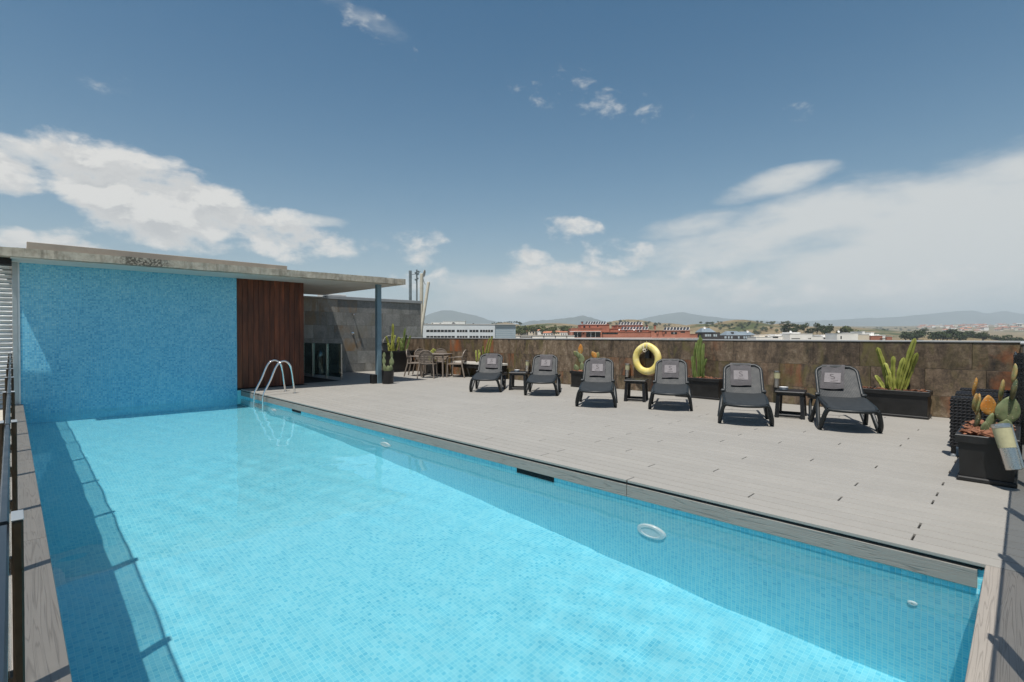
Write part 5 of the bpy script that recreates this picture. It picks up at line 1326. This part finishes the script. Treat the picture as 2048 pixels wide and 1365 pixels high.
# white houses
def white(label, pxc, d, blocks, wins, extra=()):
    o = Far('white_house', label, 'house', pxc, d, 0, 'white flat roofed houses beyond the parapet')
    for a, b, y0, fr, mt in blocks:
        w = o.box('wall', a, b, y0, None, mt, 8, fr); o.box('coping', a - .3, b + .3, y0 - .5, y0 - .05, 'white_line', 8.2, fr - .1, w)
    for a, b, y0, y1, fr in wins: o.window(a, b, y0, y1, fr)
    return o
white('low white house with a sloping white gable end', 1545, 215, [(1512, 1542, 674.5, 0, 'white_render'), (1526, 1548, 670.5, 3, 'cream_render'), (1541, 1582, 672.5, 1, 'white_render'), (1560, 1578, 669.5, 4, 'white_render')], [(1548, 1559, 674, 676.5, 1), (1530, 1535, 672.5, 675, 0), (1566, 1570, 671, 673, 1)])
white('tall plain white house with a square roof step', 1602, 210, [(1580, 1625, 668, 0, 'white_render'), (1590, 1606, 665.5, 2, 'white_render'), (1625.2, 1650, 673, 1.5, 'white_render')], [(1617, 1619, 676.5, 678.5, 0), (1620, 1622, 676.5, 678.5, 0), (1583, 1600, 677, 678.4, 0)])
white('low white house with a grey sloped roof light', 1660, 225, [(1646, 1676, 675, 0, 'white_render'), (1650, 1658, 670.5, 3, 'white_render'), (1667, 1675, 670.8, 2, 'cream_render')], [(1643 + 4, 1651, 676.5, 678.5, 0)])
white('white house with a dark doorway and roof parapet', 1702, 215, [(1674, 1708, 667.5, 0, 'white_render'), (1708.2, 1718, 666.5, .6, 'white_render'), (1718.2, 1742, 669.5, 1, 'cream_render')], [(1681, 1683.5, 672.5, 678.5, 0), (1690, 1702, 664.9, 666, 3)])
o = white('white and brown brick house at the end of the white row', 1762, 225, [(1742, 1765, 672, 0, 'red_brick'), (1765.2, 1774, 671, 1, 'white_render'), (1774.2, 1786, 673.5, .5, 'red_brick'), (1737, 1742, 663.5, 4, 'white_render'), (1754, 1761, 666, 4, 'white_render'), (1766, 1771, 669.5, 4, 'white_render')], [(1759, 1773, 677.3, 679, -.2)])
for k, (q, y, d) in enumerate(((1581, 664.5, 208), (1677, 663.8, 212), (1495, 664, 236), (1409, 656.6, 228))):
    p = at(q, y, d)
    t = thing('satellite_dish', 'small white satellite dish on the ' + ('tall plain white house', 'white house with the dark doorway', 'long dark terrace', 'dark brick house')[k], 'satellite dish', p, -YAW)
    MB().lathe([(.001, 0), (.3, .04), (.5, .14), (.48, .17), (.001, .07)], 18).xf(Matrix.Rotation(R(75), 4, 'X')).build('reflector', 'white_line', t, True); MB().tube([(0, .1, -.1), (0, .4, -1.2)], .05, 6).build('arm', 'dark_brick', t)
# small houses on the slope, and the far town
def house_mesh(w, d, h, rh, seed, roofmat, wallmat):
    b = MB().box(-w / 2, w / 2, -d / 2, d / 2, -3, h); n = len(b.f)
    b.add([(-w * .54, -d * .55, h - .15), (w * .54, -d * .55, h - .15), (w * .54, d * .55, h - .15), (-w * .54, d * .55, h - .15), (-w * .54, 0, h + rh), (w * .54, 0, h + rh)], [(0, 1, 5, 4), (2, 3, 4, 5), (1, 2, 5), (3, 0, 4), (3, 2, 1, 0)])
    m = len(b.f)
    for k in range(3): b.add([(-w * .38 + k * w * .3, -d / 2 - .04, h * .35), (-w * .24 + k * w * .3, -d / 2 - .04, h * .35), (-w * .24 + k * w * .3, -d / 2 - .04, h * .75), (-w * .38 + k * w * .3, -d / 2 - .04, h * .75)], [(0, 1, 2, 3)])
    me = bpy.data.meshes.new('house'); me.from_pydata([tuple(p) for p in b.v], [], b.f)
    for mt in (wallmat, roofmat, 'dark_glass'): me.materials.append(MATS[mt])
    for i, p in enumerate(me.polygons): p.material_index = 0 if i < n else (1 if i < m else 2)
    return me
HM = [house_mesh(11, 9, 6, 2.4, 1, 'roof_tile', 'white_render'), house_mesh(14, 9, 5.5, 2.2, 2, 'roof_tile', 'cream_render'), house_mesh(10, 10, 8, 1.6, 3, 'roof_tile', 'white_render'), house_mesh(18, 10, 9, .6, 4, 'white_line', 'cream_render')]
for k, (px, py, s) in enumerate(((1047, 661, 1.0), (1063, 658.5, 1.1), (1072, 660, .9), (1096, 663, 1.1), (1117, 661, 1.0), (1128, 664.5, 1.0), (1082, 659, .8), (1139, 663, 1.0))):
    x, y, z, d = seat_on_land(px, py, 6.4 * s, 520, 760)
    h = tag(link('hill_house', HM[k % 3], None, None, (x, y, z), (0, 0, -YAW + random.uniform(-.5, .5))), 'small pale house among trees on the slope beside the office block', 'house', 'small houses on the slope'); h.scale = (s * .8, s * .8, s * .75)
for k in range(150):
    rq = random.Random(900 + k); px = rq.uniform(1838, 2090); f = (px - 1838) / 210
    d = rq.uniform(2100, 4300) if k > 25 else rq.uniform(4300, 6800); p = at(px, 671, d); z = terrain(p.x, p.y); sc = rq.uniform(1.2, 2.1)
    if f < .25 and d < 2900: continue
    h = tag(link('town_house', HM[rq.choice((0, 0, 1, 1, 2, 2, 3))], None, None, (p.x, p.y, z), (0, 0, rq.uniform(0, 6.28))), 'tiny pale house with red roof in the far town', 'house', 'houses of the far town'); h.scale = (sc, sc, sc)

# ---- the air between: one closed box of even, thin haze
hz = MB().box(-14600, 14600, -14600, 14600, -60, 520).build('haze', None); hz['kind'] = 'stuff'
m = bpy.data.materials.new('haze_air'); m.use_nodes = True; nt = NT(m.node_tree); nt.n.clear()
out = nt.new('ShaderNodeOutputMaterial'); pv = nt.new('ShaderNodeVolumePrincipled')
pv.inputs['Color'].default_value = (.84, .95, 1.0, 1); pv.inputs['Density'].default_value = HAZE; pv.inputs['Anisotropy'].default_value = 0.0
nt.l.new(pv.outputs[0], out.inputs['Volume']); hz.data.materials.append(m)
